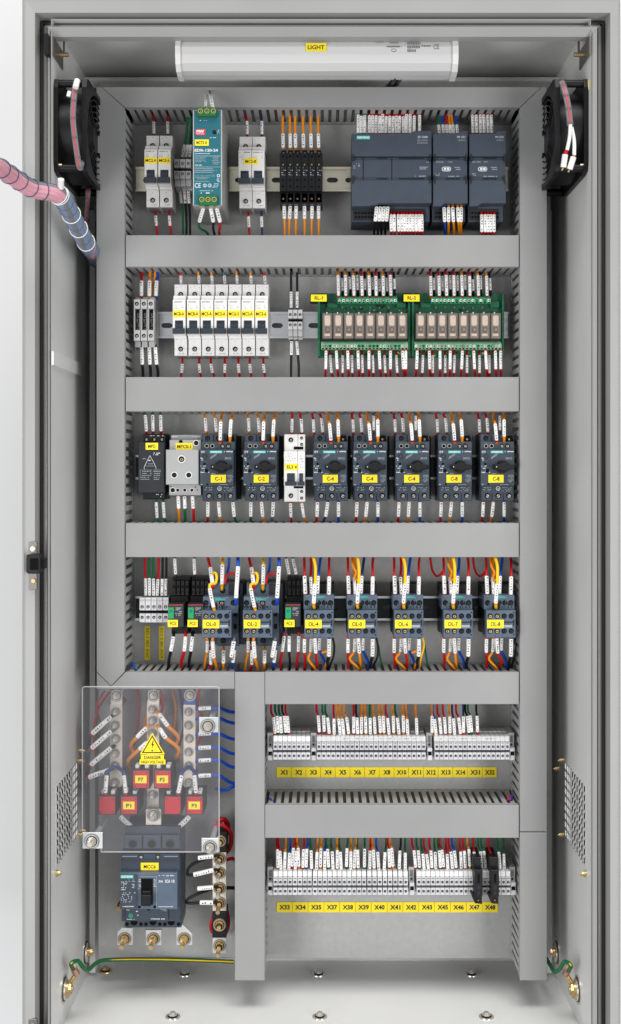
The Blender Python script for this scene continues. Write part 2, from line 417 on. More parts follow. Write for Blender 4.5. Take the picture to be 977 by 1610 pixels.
# brass wall screws
def wscrew(px, py, sgn, r=.0031, big=False):
    c = wl(px, py, sgn); k = MB(cab); d = Vector((-sgn, 0, 0))
    if big:
        k.cyl(c, c+d*.0015, .019, .019, NICKEL, 22); k.cyl(c+d*.0015, c+d*.003, .016, .0155, RUB, 20); k.cyl(c+d*.003, c+d*.0045, .0145, .014, NICKEL, 20)
    k.cyl(c+d*(.0045 if big else 0), c+d*(.008 if big else .003), r*1.35, r*1.3, BRASS, 16)
    k.cyl(c+d*(.008 if big else .003), c+d*(.011 if big else .006), r, r*.95, BRASS, 6, False)
    k.cyl(c+d*(.011 if big else .006), c+d*(.013 if big else .008), r*.5, r*.45, BRASS, 8)
    k.build('wall_bolt' if big else 'wall_screw', cab)
for px, py in ((126, 1181), (128, 1307), (88, 1373), (124.5, 1197), (124.5, 1313)): wscrew(px, py, -1)
for px, py in ((886, 1196), (886, 1313), (922, 1374), (879, 1209)): wscrew(px, py, 1)
wscrew(134, 1497, -1, .0050, True); wscrew(877, 1497, 1, .0050, True)
wscrew(100, 1555, -1, .0085, True); wscrew(910, 1556, 1, .0085, True)

# ------------------------------------------------------------------ wiring ducts
DY = .083
def duct(name_label, cover, sides, back, group='slotted grey wiring ducts'):
    """cover: polygon; sides: list of (kind, pos, a, b) slotted walls"""
    cx = sum(p[0] for p in cover)/len(cover); cy = max(p[1] for p in cover)
    t = thing('wiring_duct', cx, cy, 0, name_label, 'wiring duct', group)
    b = MB(t, 0); b.poly(cover, -.0015, .002, DUCT, .7); b.build('duct_cover', t)
    w = MB(t, 0)
    for kind, pos, a, e, s in sides:
        th = 1.8*s; pitch = 12.4 if kind == 'h' else 14.4
        n = max(1, int(round((e-a)/pitch))); p = (e-a)/n
        def bb(u0, u1, y0, y1):
            if kind == 'h': w.box(u0, min(pos, pos+th), u1, max(pos, pos+th), y0, y1, DUCTB, 0)
            else: w.box(min(pos, pos+th), u0, max(pos, pos+th), u1, y0, y1, DUCTB, 0)
        bb(a, e, .0022, .010); bb(a, e, .074, DY)
        for i in range(n):
            c = a+p*(i+.5); hw = p*.29
            bb(c-hw, c+hw, .010, .074)
            # little barbs at finger root
            if kind == 'v': w.box(min(pos-s*.8, pos), c-hw*.35, max(pos-s*.8, pos), c+hw*.35, .066, .073, DUCTB)
    x0, y0, x1, y1 = back
    w.box(x0, y0, x1, y1, DY-.002, DY+.0015, DUCTB, 0)
    w.build('slotted_base', t)
    return t
duct('long grey duct along the very top above the rails', [(160, 137), (852, 137), (817, 169.5), (197, 169.5)], [('h', 169.5, 198, 816, -1), ('h', 137, 165, 848, 1)], (160, 138, 850, 168))
duct('tall vertical grey duct left of the device rows', [(152, 137), (159.4, 137), (196.6, 170), (196.6, 1056), (175, 1078.6), (152.5, 1056)], [('v', 196.5, 172, 1052, -1), ('v', 152.5, 140, 1056, 1)], (154, 140, 195, 1050))
duct('tall vertical grey duct right of the device rows', [(852.6, 137), (860, 137), (860, 1307), (817.4, 1307), (817.4, 170)], [('v', 817.5, 172, 1304, 1), ('v', 860, 140, 1304, -1)], (819, 140, 858, 1305))
duct('short vertical grey duct at the lower right standing below the seam', [(817.4, 1308.5), (860, 1308.5), (860, 1541), (817.4, 1541)], [('v', 817.5, 1310, 1538, 1), ('v', 860, 1310, 1538, -1), ('h', 1539, 819, 858, 1)], (819, 1310, 858, 1538))
for y0, y1, lb in ((370, 420, 'horizontal grey duct below the power supply and blue grey controller row'),
                   (593, 647, 'horizontal grey duct below the green relay boards'),
                   (822.5, 876, 'horizontal grey duct below the row of rotary knob starters')):
    duct(lb, [(198, y0), (816, y0), (816, y1), (198, y1)], [('h', y0, 199, 815, 1), ('h', y1, 199, 815, -1)], (200, y0+2, 814, y1-2))
duct('grey duct directly above the upper terminal strip', [(417, 1056.5), (816, 1056.5), (816, 1107), (417, 1107)], [('h', 1056.5, 417, 815, 1), ('h', 1107, 419, 815, -1)], (419, 1058, 814, 1105))
duct('narrow grey duct section above the busbars and clear cover', [(198, 1056.5), (369, 1056.5), (369, 1083), (152.5, 1083), (152.5, 1057.5), (175, 1079.6)], [('h', 1056.5, 199, 369, 1), ('h', 1083, 154, 368, -1)], (199, 1058, 368, 1082))
duct('grey duct between the two terminal strips with open slotted top', [(417, 1265.5), (816, 1265.5), (816, 1317), (417, 1317)], [('h', 1265.5, 419, 815, 1), ('h', 1317, 419, 815, -1)], (419, 1267, 814, 1315))
duct('vertical grey duct between busbar area and the terminal strips', [(369.6, 1056.5), (416.4, 1056.5), (416.4, 1541), (369.6, 1541)], [('v', 416.3, 1108, 1538, -1), ('v', 369.7, 1085, 1538, 1), ('h', 1539, 371, 415, 1)], (371, 1058, 415, 1538))

RWEB = mat('dark_rail_web', (.045,.06,.062), .35, metal=.2)
# ------------------------------------------------------------------ DIN rails
def rail(x0, x1, y0, y1, Y, m, lb, lip=4.0, web=None):
    t = thing('mounting_rail', (x0+x1)/2, y1, Y, lb, 'mounting rail', 'steel device mounting rails')
    wb = web or m; b = MB(t, Y)
    b.box(x0, y0, x1, y0+lip, Y, Y+.001, m, .3); b.box(x0, y1-lip, x1, y1, Y, Y+.001, m, .3)
    b.box(x0, y0+lip-1, x1, y0+lip, Y+.001, Y+.0065, m); b.box(x0, y1-lip, x1, y1-lip+1, Y+.001, Y+.0065, m)
    mid = (y0+y1)/2; a = y0+lip-1; e = y1-lip+1; x = x0; Z = Y+.0065
    # web with real oval slots (built as strips round the openings)
    b.box(x0, a, x1, mid-4, Z, Z+.001, wb); b.box(x0, mid+4, x1, e, Z, Z+.001, wb)
    while x < x1:
        w1 = min(x+11, x1); b.box(x, mid-4, w1, mid+4, Z, Z+.001, wb)
        if w1+18 < x1:
            b.poly([(w1, mid-4), (w1+4, mid-4), (w1+1.2, mid-2.4), (w1, mid)], Z, Z+.001, wb); b.poly([(w1, mid), (w1+1.2, mid+2.4), (w1+4, mid+4), (w1, mid+4)], Z, Z+.001, wb)
            c = w1+18
            b.poly([(c, mid-4), (c-4, mid-4), (c-1.2, mid-2.4), (c, mid)], Z, Z+.001, wb); b.poly([(c, mid), (c-1.2, mid+2.4), (c-4, mid+4), (c, mid+4)], Z, Z+.001, wb)
        x = w1+18
    b.build('rail', t)
    return t
def rail1(*a):
    t = rail(*a); return t
rail(213, 800, 262, 301, .068, IVORY, 'ivory coated rail carrying the topmost row of devices')
rail(213, 800, 490, 532, .068, RAILZ, 'silver rail carrying the white breakers and relay boards')
rail(213, 800, 715, 754, .068, RAILZ, 'silver lipped rail with dark centre behind the rotary knob starters', 4.0, RWEB)
rail(213, 800, 937, 976, .068, RAILZ, 'silver lipped rail with dark teal centre behind the contactor row', 4.0, RWEB)
rail(420, 812, 1166, 1192, .058, ZINC, 'silver rail under the upper pale terminal strip', 3.5)
rail(420, 812, 1380, 1405, .058, ZINC, 'silver rail under the lower pale terminal strip', 3.5)
# ------------------------------------------------------------------ lamp
def xcyl(mb, prof, x0, x1, R, m, caps=True):               # profile of (py, Y) swept along X between px x0..x1 at depth R
    A = [Vector((W(x0, 0, R).x, Y, W(0, py, R).z)) for py, Y in prof]; B = [Vector((W(x1, 0, R).x, p.y, p.z)) for p in A]
    n = len(A); mb.add(A+B, [(i, (i+1) % n, n+(i+1) % n, n+i) for i in range(n)], m)
    if caps: mb.add(A+B, [tuple(range(n-1, -1, -1)), tuple(range(n, 2*n))], m)
t = thing('lamp_fixture', 498, 56, -.085, 'long white tubular lamp with clear grey end caps under the cabinet roof', 'lamp')
R = -.085
DIFF = mat('satin_lamp_diffuser', (.57,.57,.56), .3, var=.015, vscale=5)
b = MB(t, R)
xcyl(b, [(57, -.060), (57, -.078), (62, -.086), (76, -.092), (88, -.092), (101, -.089), (110, -.080), (112, -.068), (112, -.050), (57, -.050)], 284, 712, R, DIFF)
b.build('diffuser', t)
for x0, x1 in ((277, 285), (711, 720)):
    b = MB(t, R); xcyl(b, [(55.5, -.060), (56, -.080), (62, -.089), (76, -.095), (90, -.095), (103, -.091), (112, -.082), (114, -.068), (114, -.048), (55.5, -.048)], x0, x1, R, WHITEP)
    b.box(x0-2 if x0 < 300 else x1, 76, x0 if x0 < 300 else x1+2, 92, -.075, -.06, WHITEP, .3)
    b.build('end_cap', t)
b = MB(t, R); b.box(586, 55, 597, 60, -.084, -.05, ZINC, .4); b.box(380, 55, 391, 60, -.084, -.05, ZINC, .4); b.build('mounting_clip', t)
label_plate(t, 481, 71, 513.5, 84, -.0925, 'LIGHT', YELD, R, pad=.1)
b = MB(t, R)
b.text('CE', 681, 72.5, 690, 80.5, -.0921, INKG); b.dash(612, 69, 628, 73, -.0925, INKG, 1, 2.2, .95); b.dash(608, 75, 631, 79, -.0925, INKG, 1, 1.6, .95)
b.rbox(615, 79.5, 623, 84.5, -.0923, -.0921, INKG, 2.4); b.rbox(616, 80.5, 622, 83.5, -.0925, -.0921, DIFF, 1.4)
b.dash(640, 68.5, 660, 86, -.0921, INKG, 3, 2.2, .95, th=.75); b.dash(662, 74, 679, 78, -.0921, INKG, 1, 2, .95)
b.dash(590, 68.5, 605, 71, -.0921, INKG, 1, 2, .9)
b.build('printed_marking', t)
P = [W(622, 112, -.06), W(621, 122, -.05), W(616, 131, .0), W(608, 139, .06), W(606, 150, .098)]
b = MB(P[0]); q, _ = spline(P); b.tube(q, .0034, BLACK); b.tube([p+Vector((.0078, 0, .001)) for p in q], .0034, BLACK)
tag(b.build('lamp_cable'), 'black twin cable hanging down behind the white lamp', 'cable')

# ------------------------------------------------------------------ fans
def fan(sgn, lb):
    t = bpy.data.objects.new('cabinet_fan', None); COL.objects.link(t); t.location = (sgn*XW, -.03, .385)
    tag(t, lb, 'fan', 'square black cabinet fans')
    z0, z1, y0, y1 = .383, .508, -.102, .056
    zc = (z0+z1)/2; yc = (y0+y1)/2; hz = (z1-z0)/2; hy = (y1-y0)/2
    FB = mat('black_fan_casting', (.008,.008,.009), .42, var=.15, vscale=120, bump=.2, bscale=900, spec=.22)
    def flange(mb, X0, X1, hole):
        n = 48; out = []; inn = []
        for k in range(n):
            a = 2*math.pi*k/n; c, s_ = math.cos(a), math.sin(a)
            e = 13; rr = (abs(c)**e+abs(s_)**e)**(-1/e)
            out.append((yc+c*rr*hy, zc+s_*rr*hz)); inn.append((yc+c*(hy-.006), zc+s_*(hz-.006)))
        vs = [(X0, y, z) for y, z in out]+[(X1, y, z) for y, z in out]+[(X1, y, z) for y, z in inn]+[(X0, y, z) for y, z in inn]
        fs = []
        for j in range(4):
            fs += [(j*n+k, j*n+(k+1) % n, ((j+1) % 4)*n+(k+1) % n, ((j+1) % 4)*n+k) for k in range(n)]
        mb.add(vs, fs, FB)
    Xw = sgn*XW; d = -sgn
    b = MB(t); flange(b, Xw+d*.001, Xw+d*.006, 1); flange(b, Xw+d*.037, Xw+d*.043, 1)
    # barrel
    n = 40; vs = []
    for X in (Xw+d*.005, Xw+d*.038):
        for k in range(n):
            a = 2*math.pi*k/n; vs.append((X, yc+math.cos(a)*(hy-.004), zc+math.sin(a)*(hz-.004)))
    b.add(vs, [(k, (k+1) % n, n+(k+1) % n, n+k) for k in range(n)], FB, True)
    for k in (-1, 1):
        for j in (-1, 1): b.cyl((Xw+d*.005, yc+k*(hy-.008), zc+j*(hz-.008)), (Xw+d*.038, yc+k*(hy-.008), zc+j*(hz-.008)), .005, .005, FB, 10)
    b.build('fan_frame', t)
    g = MB(t)
    for i in range(6):
        f = .34+.12*i; pts = []
        for k in range(33):
            a = 2*math.pi*k/32; pts.append((Xw+d*.0412, yc+math.cos(a)*hy*f, zc+math.sin(a)*hz*f))
        g.tube(pts, .0010, FB, 6, False)
    for k in range(4):
        a = math.pi/4+math.pi/2*k
        g.tube([(Xw+d*.0415, yc+math.cos(a)*hy*.3, zc+math.sin(a)*hz*.3), (Xw+d*.0412, yc+math.cos(a)*hy*.94, zc+math.sin(a)*hz*.94)], .0016, FB, 6)
    g.build('guard_grille', t)
    h = MB(t); h.cyl((Xw+d*.010, yc, zc), (Xw+d*.0395, yc, zc), .026, .025, BLACK, 24)
    h.add([(Xw+d*.004, yc-hy*.95, zc-hz*.95), (Xw+d*.004, yc+hy*.95, zc-hz*.95), (Xw+d*.004, yc+hy*.95, zc+hz*.95), (Xw+d*.004, yc-hy*.95, zc+hz*.95)], [(0, 1, 2, 3)], HOLE)
    h.build('motor_hub', t)
    bl = MB(t)
    for k in range(7):
        a = 2*math.pi*k/7; vs = []
        for i in range(5):
            r = .026+(.052-.026)*i/4
            for e, X in ((-.22, .016), (.28, .034)):
                aa = a+e*(1+.2*i); vs.append((Xw+d*X, yc+math.cos(aa)*r*1.1, zc+math.sin(aa)*r))
        bl.add(vs, [(2*i, 2*i+1, 2*i+3, 2*i+2) for i in range(4)], BLACK, True)
    bl.build('fan_blades', t)
    for yy, zz in ((y0+.008, z1-.008), (y0+.008, z0+.010)):
        s_ = MB(t); s_.cyl((Xw+d*.006, yy, zz), (Xw+d*.010, yy, zz), .0042, .004, BRASS, 10); s_.cyl((Xw+d*.010, yy, zz), (Xw+d*.020, yy, zz), .0018, .0018, BRASS, 8); s_.build('fan_screw', t)
    return t
fan(-1, 'square black fan on the left wall with its lead looping down to the blue bundle')
fan(1, 'square black fan on the right wall with two white ended leads')

def sheath(name, P, r, r2, lb, extra=None):
    """red wire with grey wires inside clear spiral wrap"""
    q, _ = spline(P, 8); t = bpy.data.objects.new(name, None); COL.objects.link(t); t.location = P[0]; tag(t, lb, 'cable')
    w = MB(t); w.tube([p+Vector((0, -r*.55, 0)) for p in q], r*.5, WC['red']); w.build('red_wire', t)
    w = MB(t); w.tube([p+Vector((-r*.7, 0, 0)) for p in q], r*.6, WC['grey']); w.tube([p+Vector((r*.7, 0, 0)) for p in q], r*.6, WC['grey']); w.build('grey_wire', t)
    w = MB(t); w.tube(q, r*1.45, WRAP)
    for i in range(4, len(q)-2, 6): w.tube([q[i], q[i]+(q[i+1]-q[i])*.35], r*1.55, WC['grey'])
    w.build('spiral_wrap', t)
    return t
t = sheath('fan_lead', [W(120, 128, -.10), W(117, 150, -.112), W(115, 185, -.115), W(119, 225, -.115), W(125, 262, -.11), (-.308, -.10, .396)], .0028, 0, 'grey and red wrapped lead curving down the front of the left fan')
b = MB(t); q = [W(122, 126, -.112), W(119, 138, -.116), W(117, 150, -.117)]; b.tube([q[0], q[1]], .0038, SLV); b.tube([W(110, 144, -.11), W(108, 152, -.11)], .003, SLV); b.build('white_sleeve', t)
sheath('fan_lead', [W(139, 300, .0), W(138, 320, .02), W(137, 345, .03), W(141, 372, .05), W(148, 390, .08)], .0026, 0, 'thin red and grey lead dropping below the left fan')
t = sheath('fan_lead', [W(884, 130, -.10), W(889, 145, -.112), W(894, 170, -.116), W(897, 198, -.116)], .0030, 0, 'grey and red wrapped lead splitting into two white sleeves on the right fan')
for pts, k in (([W(897, 196, -.117), W(896, 215, -.117), W(892, 236, -.115)], 0), ([W(899, 200, -.114), W(903, 222, -.114), W(903, 244, -.114)], 1)):
    q, _ = spline(pts); b = MB(t); b.tube(q, .0024, SLV); 
    e = [W(891, 237, -.115), W(889, 243, -.115), W(886, 263, -.113)] if k == 0 else [W(903, 244, -.114), W(902, 247, -.114), W(896, 266, -.112)]
    b.tube(e[:2], .0026, WC['red'] if k == 0 else COPPER); b.tube(e[1:], .0038, SLV); b.tube([e[2], e[2]+Vector((-.002, 0, -.004))], .0012, BRASS)
    b.build('white_sleeve', t)

# ------------------------------------------------------------------ big bundle to the door
P = [W(-60, 245, -.32), W(-12, 258, -.28), W(18, 276, -.24), W(52, 297, -.21), W(90, 305, -.19), W(106, 325, -.165), W(122, 356, -.12), W(138, 385, -.06), W(147, 398, .02), W(152, 410, .09)]
q, _ = spline(P, 10)
t = bpy.data.objects.new('cable_bundle', None); COL.objects.link(t); t.location = P[4]
tag(t, 'thick pink and blue cable bundle entering from the left past the frame', 'cable bundle')
n = len(q)
def strand(ph, cols, r=.0041, R0=.0067):
    pts = []
    u = None
    for i, p in enumerate(q):
        tt = (q[min(i+1, n-1)]-q[max(i-1, 0)]).normalized()
        u = tt.cross(Vector((0, 1, 0))).normalized(); w = tt.cross(u)
        a = ph+i*.012; pts.append(p+u*(R0*math.cos(a))+w*(R0*math.sin(a)))
    k = int(n*.47); b = MB(t); b.tube(pts[:k+1], r, cols[0]); b.tube(pts[k:], r, cols[1]); b.build('strand', t)
pk, bl_, yl, nv, gr = WC['pink'], WC['sky'], WC['orange'], WC['navy'], WC['grey']
seq = [(pk, bl_), (pk, bl_), (pk, bl_), (pk, pk), (yl, bl_), (nv, bl_), (gr, bl_), (pk, gr), (pk, bl_), (pk, bl_)]
for i, c in enumerate(seq):
    b_ = strand(2*math.pi*i/len(seq)+math.pi*.9, c)
b = MB(t); b.tube(q, .0112, WRAP, 18); b.build('clear_wrap', t)
def coil(i0, i1, r, rt, m, name='cable_tie'):
    b = MB(t)
    for i in range(i0, i1):
        c = q[i]; tt = (q[i+1]-q[i-1]).normalized(); u = tt.cross(Vector((0, 1, 0))).normalized(); w = tt.cross(u); pts = []
        for k in range(21):
            a = 2*math.pi*k/20; pts.append(c+u*(r*math.cos(a))+w*(r*math.sin(a))+tt*(.003*math.sin(a)))
        b.tube(pts, rt, m, 6, False)
    b.build(name, t)
for i in (14, 19, 24, 29, 34): coil(i, i+1, .0113, .0005, WC['navy'])
for i in (41, 42, 54, 61, 68): coil(i, i+1, .0116, .0007, SLV)
for i in (47, 51, 58, 65, 72, 76): coil(i, i+1, .0113, .0004, WC['grey'])
b = MB(t); c = q[43]; b.tube([c+Vector((.002, -.012, .008)), c+Vector((.004, -.02, .017))], .004, SLV); b.build('tie_head', t)

# ------------------------------------------------------------------ ground leads
def gl(P, lb):
    q, _ = spline(P, 8); t = bpy.data.objects.new('ground_lead', None); COL.objects.link(t); t.location = P[0]; tag(t, lb, 'ground wire', 'green and yellow ground leads')
    b = MB(t); b.tube(q, .0028, WC['green'], 10); b.build('green_insulation', t)
    b = MB(t); b.tube([p+Vector((0, -.0021, .0007)) for p in q], .0010, WC['yellow'], 8); b.build('yellow_stripe', t)
    return t
a = wl(102, 1545); a.x += .012
P = [a+Vector((.004, 0, .012)), W(112, 1516, -.06), W(123, 1511, -.05), W(131, 1521, -.04), W(139, 1525, -.02), W(152, 1514, .02), W(175, 1509, .05), W(260, 1508.5, .078), W(368, 1512, .08)]
t = gl(P, 'green and yellow ground lead at lower left curling along the cabinet floor edge')
b = MB(t); b.tube([P[0], P[0]+(P[1]-P[0])*.62], .0046, COPPER, 10); b.tube([a+Vector((-.006, 0, -.004)), P[0]], .0036, BRASS, 8); b.build('cable_lug', t)
a = wl(908, 1545, 1); a.x -= .012
P = [a+Vector((-.004, 0, .012)), W(898, 1519, -.06), W(888, 1512, -.05), W(880, 1524, -.03), W(872, 1528, -.01), W(866, 1518, .03), W(858, 1505, .07)]
t = gl(P, 'green and yellow ground lead at lower right behind the short duct')
b = MB(t); b.tube([P[0], P[0]+(P[1]-P[0])*.5], .0046, COPPER, 10); b.tube([a+Vector((.006, 0, -.004)), P[0]], .0036, BRASS, 8); b.build('cable_lug', t)

# ------------------------------------------------------------------ miniature breakers
def mcb_body(b, x, y0, w, h=113, m=WHITEP, nose=True):
    """one pole, x..x+w picture units at depth .022, y0 top"""
    g = .35; x0 = x+g; x1 = x+w-g
    b.box(x0, y0, x1, y0+28, .024, .068, m, .5); b.box(x0, y0+h-33, x1, y0+h, .024, .068, m, .5)
    b.box(x0+1, y0+h-1, x1-1, y0+h+.2, .03, .066, DGREY)
    b.box(x0, y0+20, x1, y0+h-30, .012, .068, m, .5)
    b.poly([(x0, y0+h-31), (x1, y0+h-31), (x1, y0+h-26), (x0, y0+h-26)], .018, .03, m, .5)
def mcb_nose(b, x, y0, w, m=WHITEP):
    g = .35; b.box(x+g, y0+27.5, x+w-g, y0+82, .0035, .02, m, .6)
    b.dash(x+2, y0+30, x+w-2, y0+33, .0035, INKG, 1, 2, .9); b.dash(x+2, y0+34.5, x+w*.5, y0+43.5, .0035, INKG, 4, 1.4, .6, th=.3); b.dash(x+w*.7, y0+36, x+w-2, y0+42, .0035, INKG, 2, 1.5, .5, th=.4)
    b.box(x+1.2, y0+59, x+w-1.2, y0+80.5, .0032, .006, WHITEL, .3); b.box(x+w*.2, y0+60, x+w*.8, y0+80, .003, .006, HOLE)
def mcb_toggle(root, x, y0, w):
    b = MB(root, .012)
    b.poly([(x+w*.24, y0+61), (x+w*.76, y0+61), (x+w*.76, y0+74), (x+w*.24, y0+74)], .0005, .004, TOG, .3)
    b.box(x+1.3, y0+73, x+w-1.3, y0+81.5, -.0052, .004, TOG, .9)
    b.box(x+w*.3, y0+62, x+w*.7, y0+64, -.0008, .002, CHAR, .2)
    b.build('toggle', root)
def mcb_marks(b, x, y0, w, h=113):
    for dx, dy in ((.2, 5), (.5, 3.2), (.85, 5), (.15, 21), (.82, 23), (.2, h-26), (.8, h-26), (.5, h-23), (.1, h-11), (.88, h-11)):
        b.disc(x+w*dx, y0+dy, .024, .55, .0002, INKG, 6)
    b.dash(x+w*.3, y0+h-4, x+w*.85, y0+h-2, .024, INKG, 1, 1.5, .8)
def mcb(x, y0, w, poles, lb, grp, h=113):
    t = thing('circuit_breaker', x+w*poles/2, y0+h, .022, lb, 'circuit breaker', grp)
    b = MB(t, .012)
    for i in range(poles): mcb_body(b, x+i*w, y0, w, h); mcb_nose(b, x+i*w, y0, w); mcb_marks(b, x+i*w, y0, w, h)
    b.build('housing', t)
    for i in range(poles):
        for yy in (y0+16, y0+h-10.5):
            s_ = MB(t, .012); s_.ring(x+(i+.5)*w, yy, .024, 5, 4.1, .0006, WHITEP); s_.screw(x+(i+.5)*w, yy, .024, 4.1, NICKEL, None, None, .55); s_.build('terminal_screw', t)
        mcb_toggle(t, x+i*w, y0, w)
    return t
g1 = 'white miniature circuit breakers'
p1 = mcb(228.2, 209.5, 20.8, 1, 'white breaker labelled MC2.4, left one of the pair by the green wires', g1)
p2 = dup(p1, 21.3, 0, 'white breaker labelled MC5.6 beside the three small grey terminals')
p3 = mcb(375.4, 211, 20.8, 2, 'white double breaker with one wide label right of the teal power supply', g1)
RL = .012
for r_, a_, s_ in ((p1, 228.2, 'MC2.4'), (p2, 249.5, 'MC5.6')): label_plate(r_, a_+.8, 250, a_+20, 259.5, .0035, s_, R=RL, pad=.08)
label_plate(p3, 384, 251.5, 406, 261, .0035, 'MC2-8', R=RL, pad=.12)
m0 = mcb(272.6, 445, 20.7, 1, 'leftmost of the seven white breakers on the second rail', g1)
row7 = [m0]
for i in range(1, 7):
    row7.append(dup(m0, 21.25*i+.8, 0, ('%s from left of the seven white breakers on the second rail' % ORDS[i]) if i < 6 else 'rightmost of the seven white breakers on the second rail'))
for i, r_ in enumerate(row7):
    x = 272.6+(21.25*i+.8 if i else 0); label_plate(r_, x+.9, 489.2, x+19.9, 500.2, .0035, ['MC8-A', 'MC8-A', 'MC3-A', 'MC5-A', 'MC6-5', 'MC2-A', 'MC3-6'][i], R=RL, pad=.08)

# residual-current breaker in row 3
t = thing('circuit_breaker', 463.5, 789, .022, 'white breaker with two slate toggles between the rotary knob starters', 'circuit breaker', g1)
b = MB(t, .012)
b.box(447, 682.5, 480, 789, .02, .068, WHITEP, .5); b.box(447, 710, 480, 764, .0045, .03, WHITEP, .6)
b.box(468.3, 710, 468.8, 764, .004, .006, INKG); b.box(468.3, 682.5, 468.8, 789, .0196, .021, INKG)
b.box(462, 702, 477, 706.5, .0195, .021, HOLE); b.box(462, 764.5, 477, 768, .0195, .021, HOLE)
b.box(449.5, 743, 466.5, 763, .004, .006, WHITEL, .3); b.box(452, 744, 464, 762, .0038, .006, HOLE); b.box(469.5, 743, 479, 763, .004, .006, WHITEL, .3); b.box(471, 744, 477, 762, .0038, .006, HOLE)
b.dash(449, 713, 466, 727, .0045, INKG, 4, 1.6, .5, th=.3); b.dash(471, 716, 478, 738, .0045, INKG, 5, 1.6, .5, th=.3)
b.build('housing', t)
b = MB(t, .012); b.box(453, 745, 463.5, 758, .001, .004, TOG, .3); b.box(449, 757, 467, 763.5, -.005, .004, TOG, .9); b.build('toggle', t)
b = MB(t, .012); b.box(471, 745, 477, 758, .001, .004, TOG, .3); b.box(469.5, 757, 479.5, 763.5, -.005, .004, TOG, .9); b.build('toggle', t)
for x, y, r in ((457.5, 691.5, 4.4), (474.5, 688.5, 2.8), (474.5, 698.5, 2.8), (457.5, 779.5, 4.2), (474.5, 773, 2.8), (474.5, 783.5, 2.8)):
    s_ = MB(t, .012); s_.screw(x, y, .02, r, NICKEL, rim=WHITEL, core=.5); s_.build('terminal_screw', t)
label_plate(t, 449.2, 729, 469.6, 739.2, .0045, 'EL3 4', R=RL, pad=.12)

# ------------------------------------------------------------------ small grey terminals
def gterm(x, y0, lb, w=9.0, h=48, grp='grey two level terminals', m=GREYP):
    t = thing('grey_terminal', x+w/2, y0+h, .03, lb, 'terminal', grp); b = MB(t, .03); g = .35
    b.box(x+g, y0, x+w-g, y0+h, .045, .07, m, .4)
    b.box(x+g, y0+4, x+w-g, y0+17.5, .024, .05, m, .5); b.box(x+g, y0+22.5, x+w-g, y0+35, .024, .05, m, .5); b.box(x+g, y0+17, x+w-g, y0+23, .034, .05, BLACKM)
    b.box(x+g, y0+35, x+w-g, y0+h-3, .030, .05, m, .5)
    b.build('housing', t)
    for yy in (y0+11.5, y0+27.5):
        s_ = MB(t, .03); s_.screw(x+w/2, yy, .024, 2.3, NICKEL, core=.5); s_.build('clamp_screw', t)
    return t
g_ = gterm(274.5, 247.5, 'leftmost of three small grey terminals left of the teal power supply')
dup(g_, 9, 0, 'middle of three small grey terminals left of the teal power supply'); dup(g_, 18, 0, 'rightmost of three small grey terminals touching the teal power supply')
g_ = gterm(453.2, 484, 'leftmost of three small grey terminals between breakers and relay boards', w=7.6)
dup(g_, 7.7, 0, 'middle of three small grey terminals between breakers and relay boards'); dup(g_, 15.4, 0, 'rightmost of three small grey terminals beside the left relay board')

# fuse terminals row 2
def fterm(x, lb):
    t = thing('fuse_terminal', x+5.5, 546, .03, lb, 'fuse terminal', 'grey fuse terminals at the left of the second row'); w = 10.6
    b = MB(t, .03); b.box(x+.4, 466, x+w-.3, 546, .036, .07, GREYP, .6); b.box(x+.4, 472, x+w-.3, 487, .020, .05, GREYP, .6)
    b.box(x+.4, 487, x+2, 521, .020, .05, GREYP, .3); b.box(x+w-2, 487, x+w-.3, 521, .024, .05, GREYP, .3); b.box(x+.4, 520, x+w-.3, 537, .020, .05, GREYP, .6); b.box(x+.8, 537, x+w-.8, 546, .028, .05, GREYP, .5)
    b.build('housing', t)
    b = MB(t, .03); b.box(x+2, 488, x+w-2, 520, .028, .05, BLACK, .5)
    for k in range(5): b.disc(x+4+random.uniform(0, 3), 504+k*3.2, .028, .6, .0005, BRASS, 6)
    b.text('S', x+4.3, 493, x+7.3, 500, .028, WINKD); b.dash(x+3.5, 502, x+8, 514, .028, WINKD, 4, 1.2, .6); b.build('fuse_lever', t)
    for yy in (479, 529):
        s_ = MB(t, .03); s_.screw(x+w/2, yy, .020, 3.1, NICKEL, core=.5); s_.build('clamp_screw', t)
    return t
f_ = fterm(211.8, 'leftmost grey fuse terminal with black window, by the left duct')
dup(f_, 10.9, 0, 'middle grey fuse terminal with black window, second from the left duct'); dup(f_, 21.8, 0, 'right grey fuse terminal with black window, nearest the seven breakers')

# ------------------------------------------------------------------ power supply
t = thing('power_supply', 327, 324, -.055, 'tall teal fronted power supply with green screw terminals top and bottom', 'power supply')
b = MB(t, -.055); b.box(303.3, 172.7, 349.8, 323.6, -.055, .068, ALU, .8); b.build('metal_case', t)
b = MB(t, -.055); b.box(304.8, 174, 348.3, 322.3, -.0556, -.054, TEAL, .2)
b.box(304.6, 173.8, 305.1, 322.5, -.0559, -.054, WHITEL); b.box(348, 173.8, 348.5, 322.5, -.0559, -.054, WHITEL)
b.text('EDR-120-24', 306.5, 234.2, 343, 238.8, -.0556, WINK, bold=.03)
b.dash(306.5, 241, 331, 243, -.0556, WINK, 1, 1.8, .95); b.box(306.5, 245.2, 347, 245.6, -.0558, -.055, WINK)
b.dash(306.5, 247, 329, 256, -.0556, WINKD, 4, 1.6, .9, th=.4); b.dash(333, 247, 346, 260, -.0556, WINKD, 5, 1.6, .8, th=.4); b.box(306.5, 262.6, 347, 262.9, -.0558, -.055, WINK)
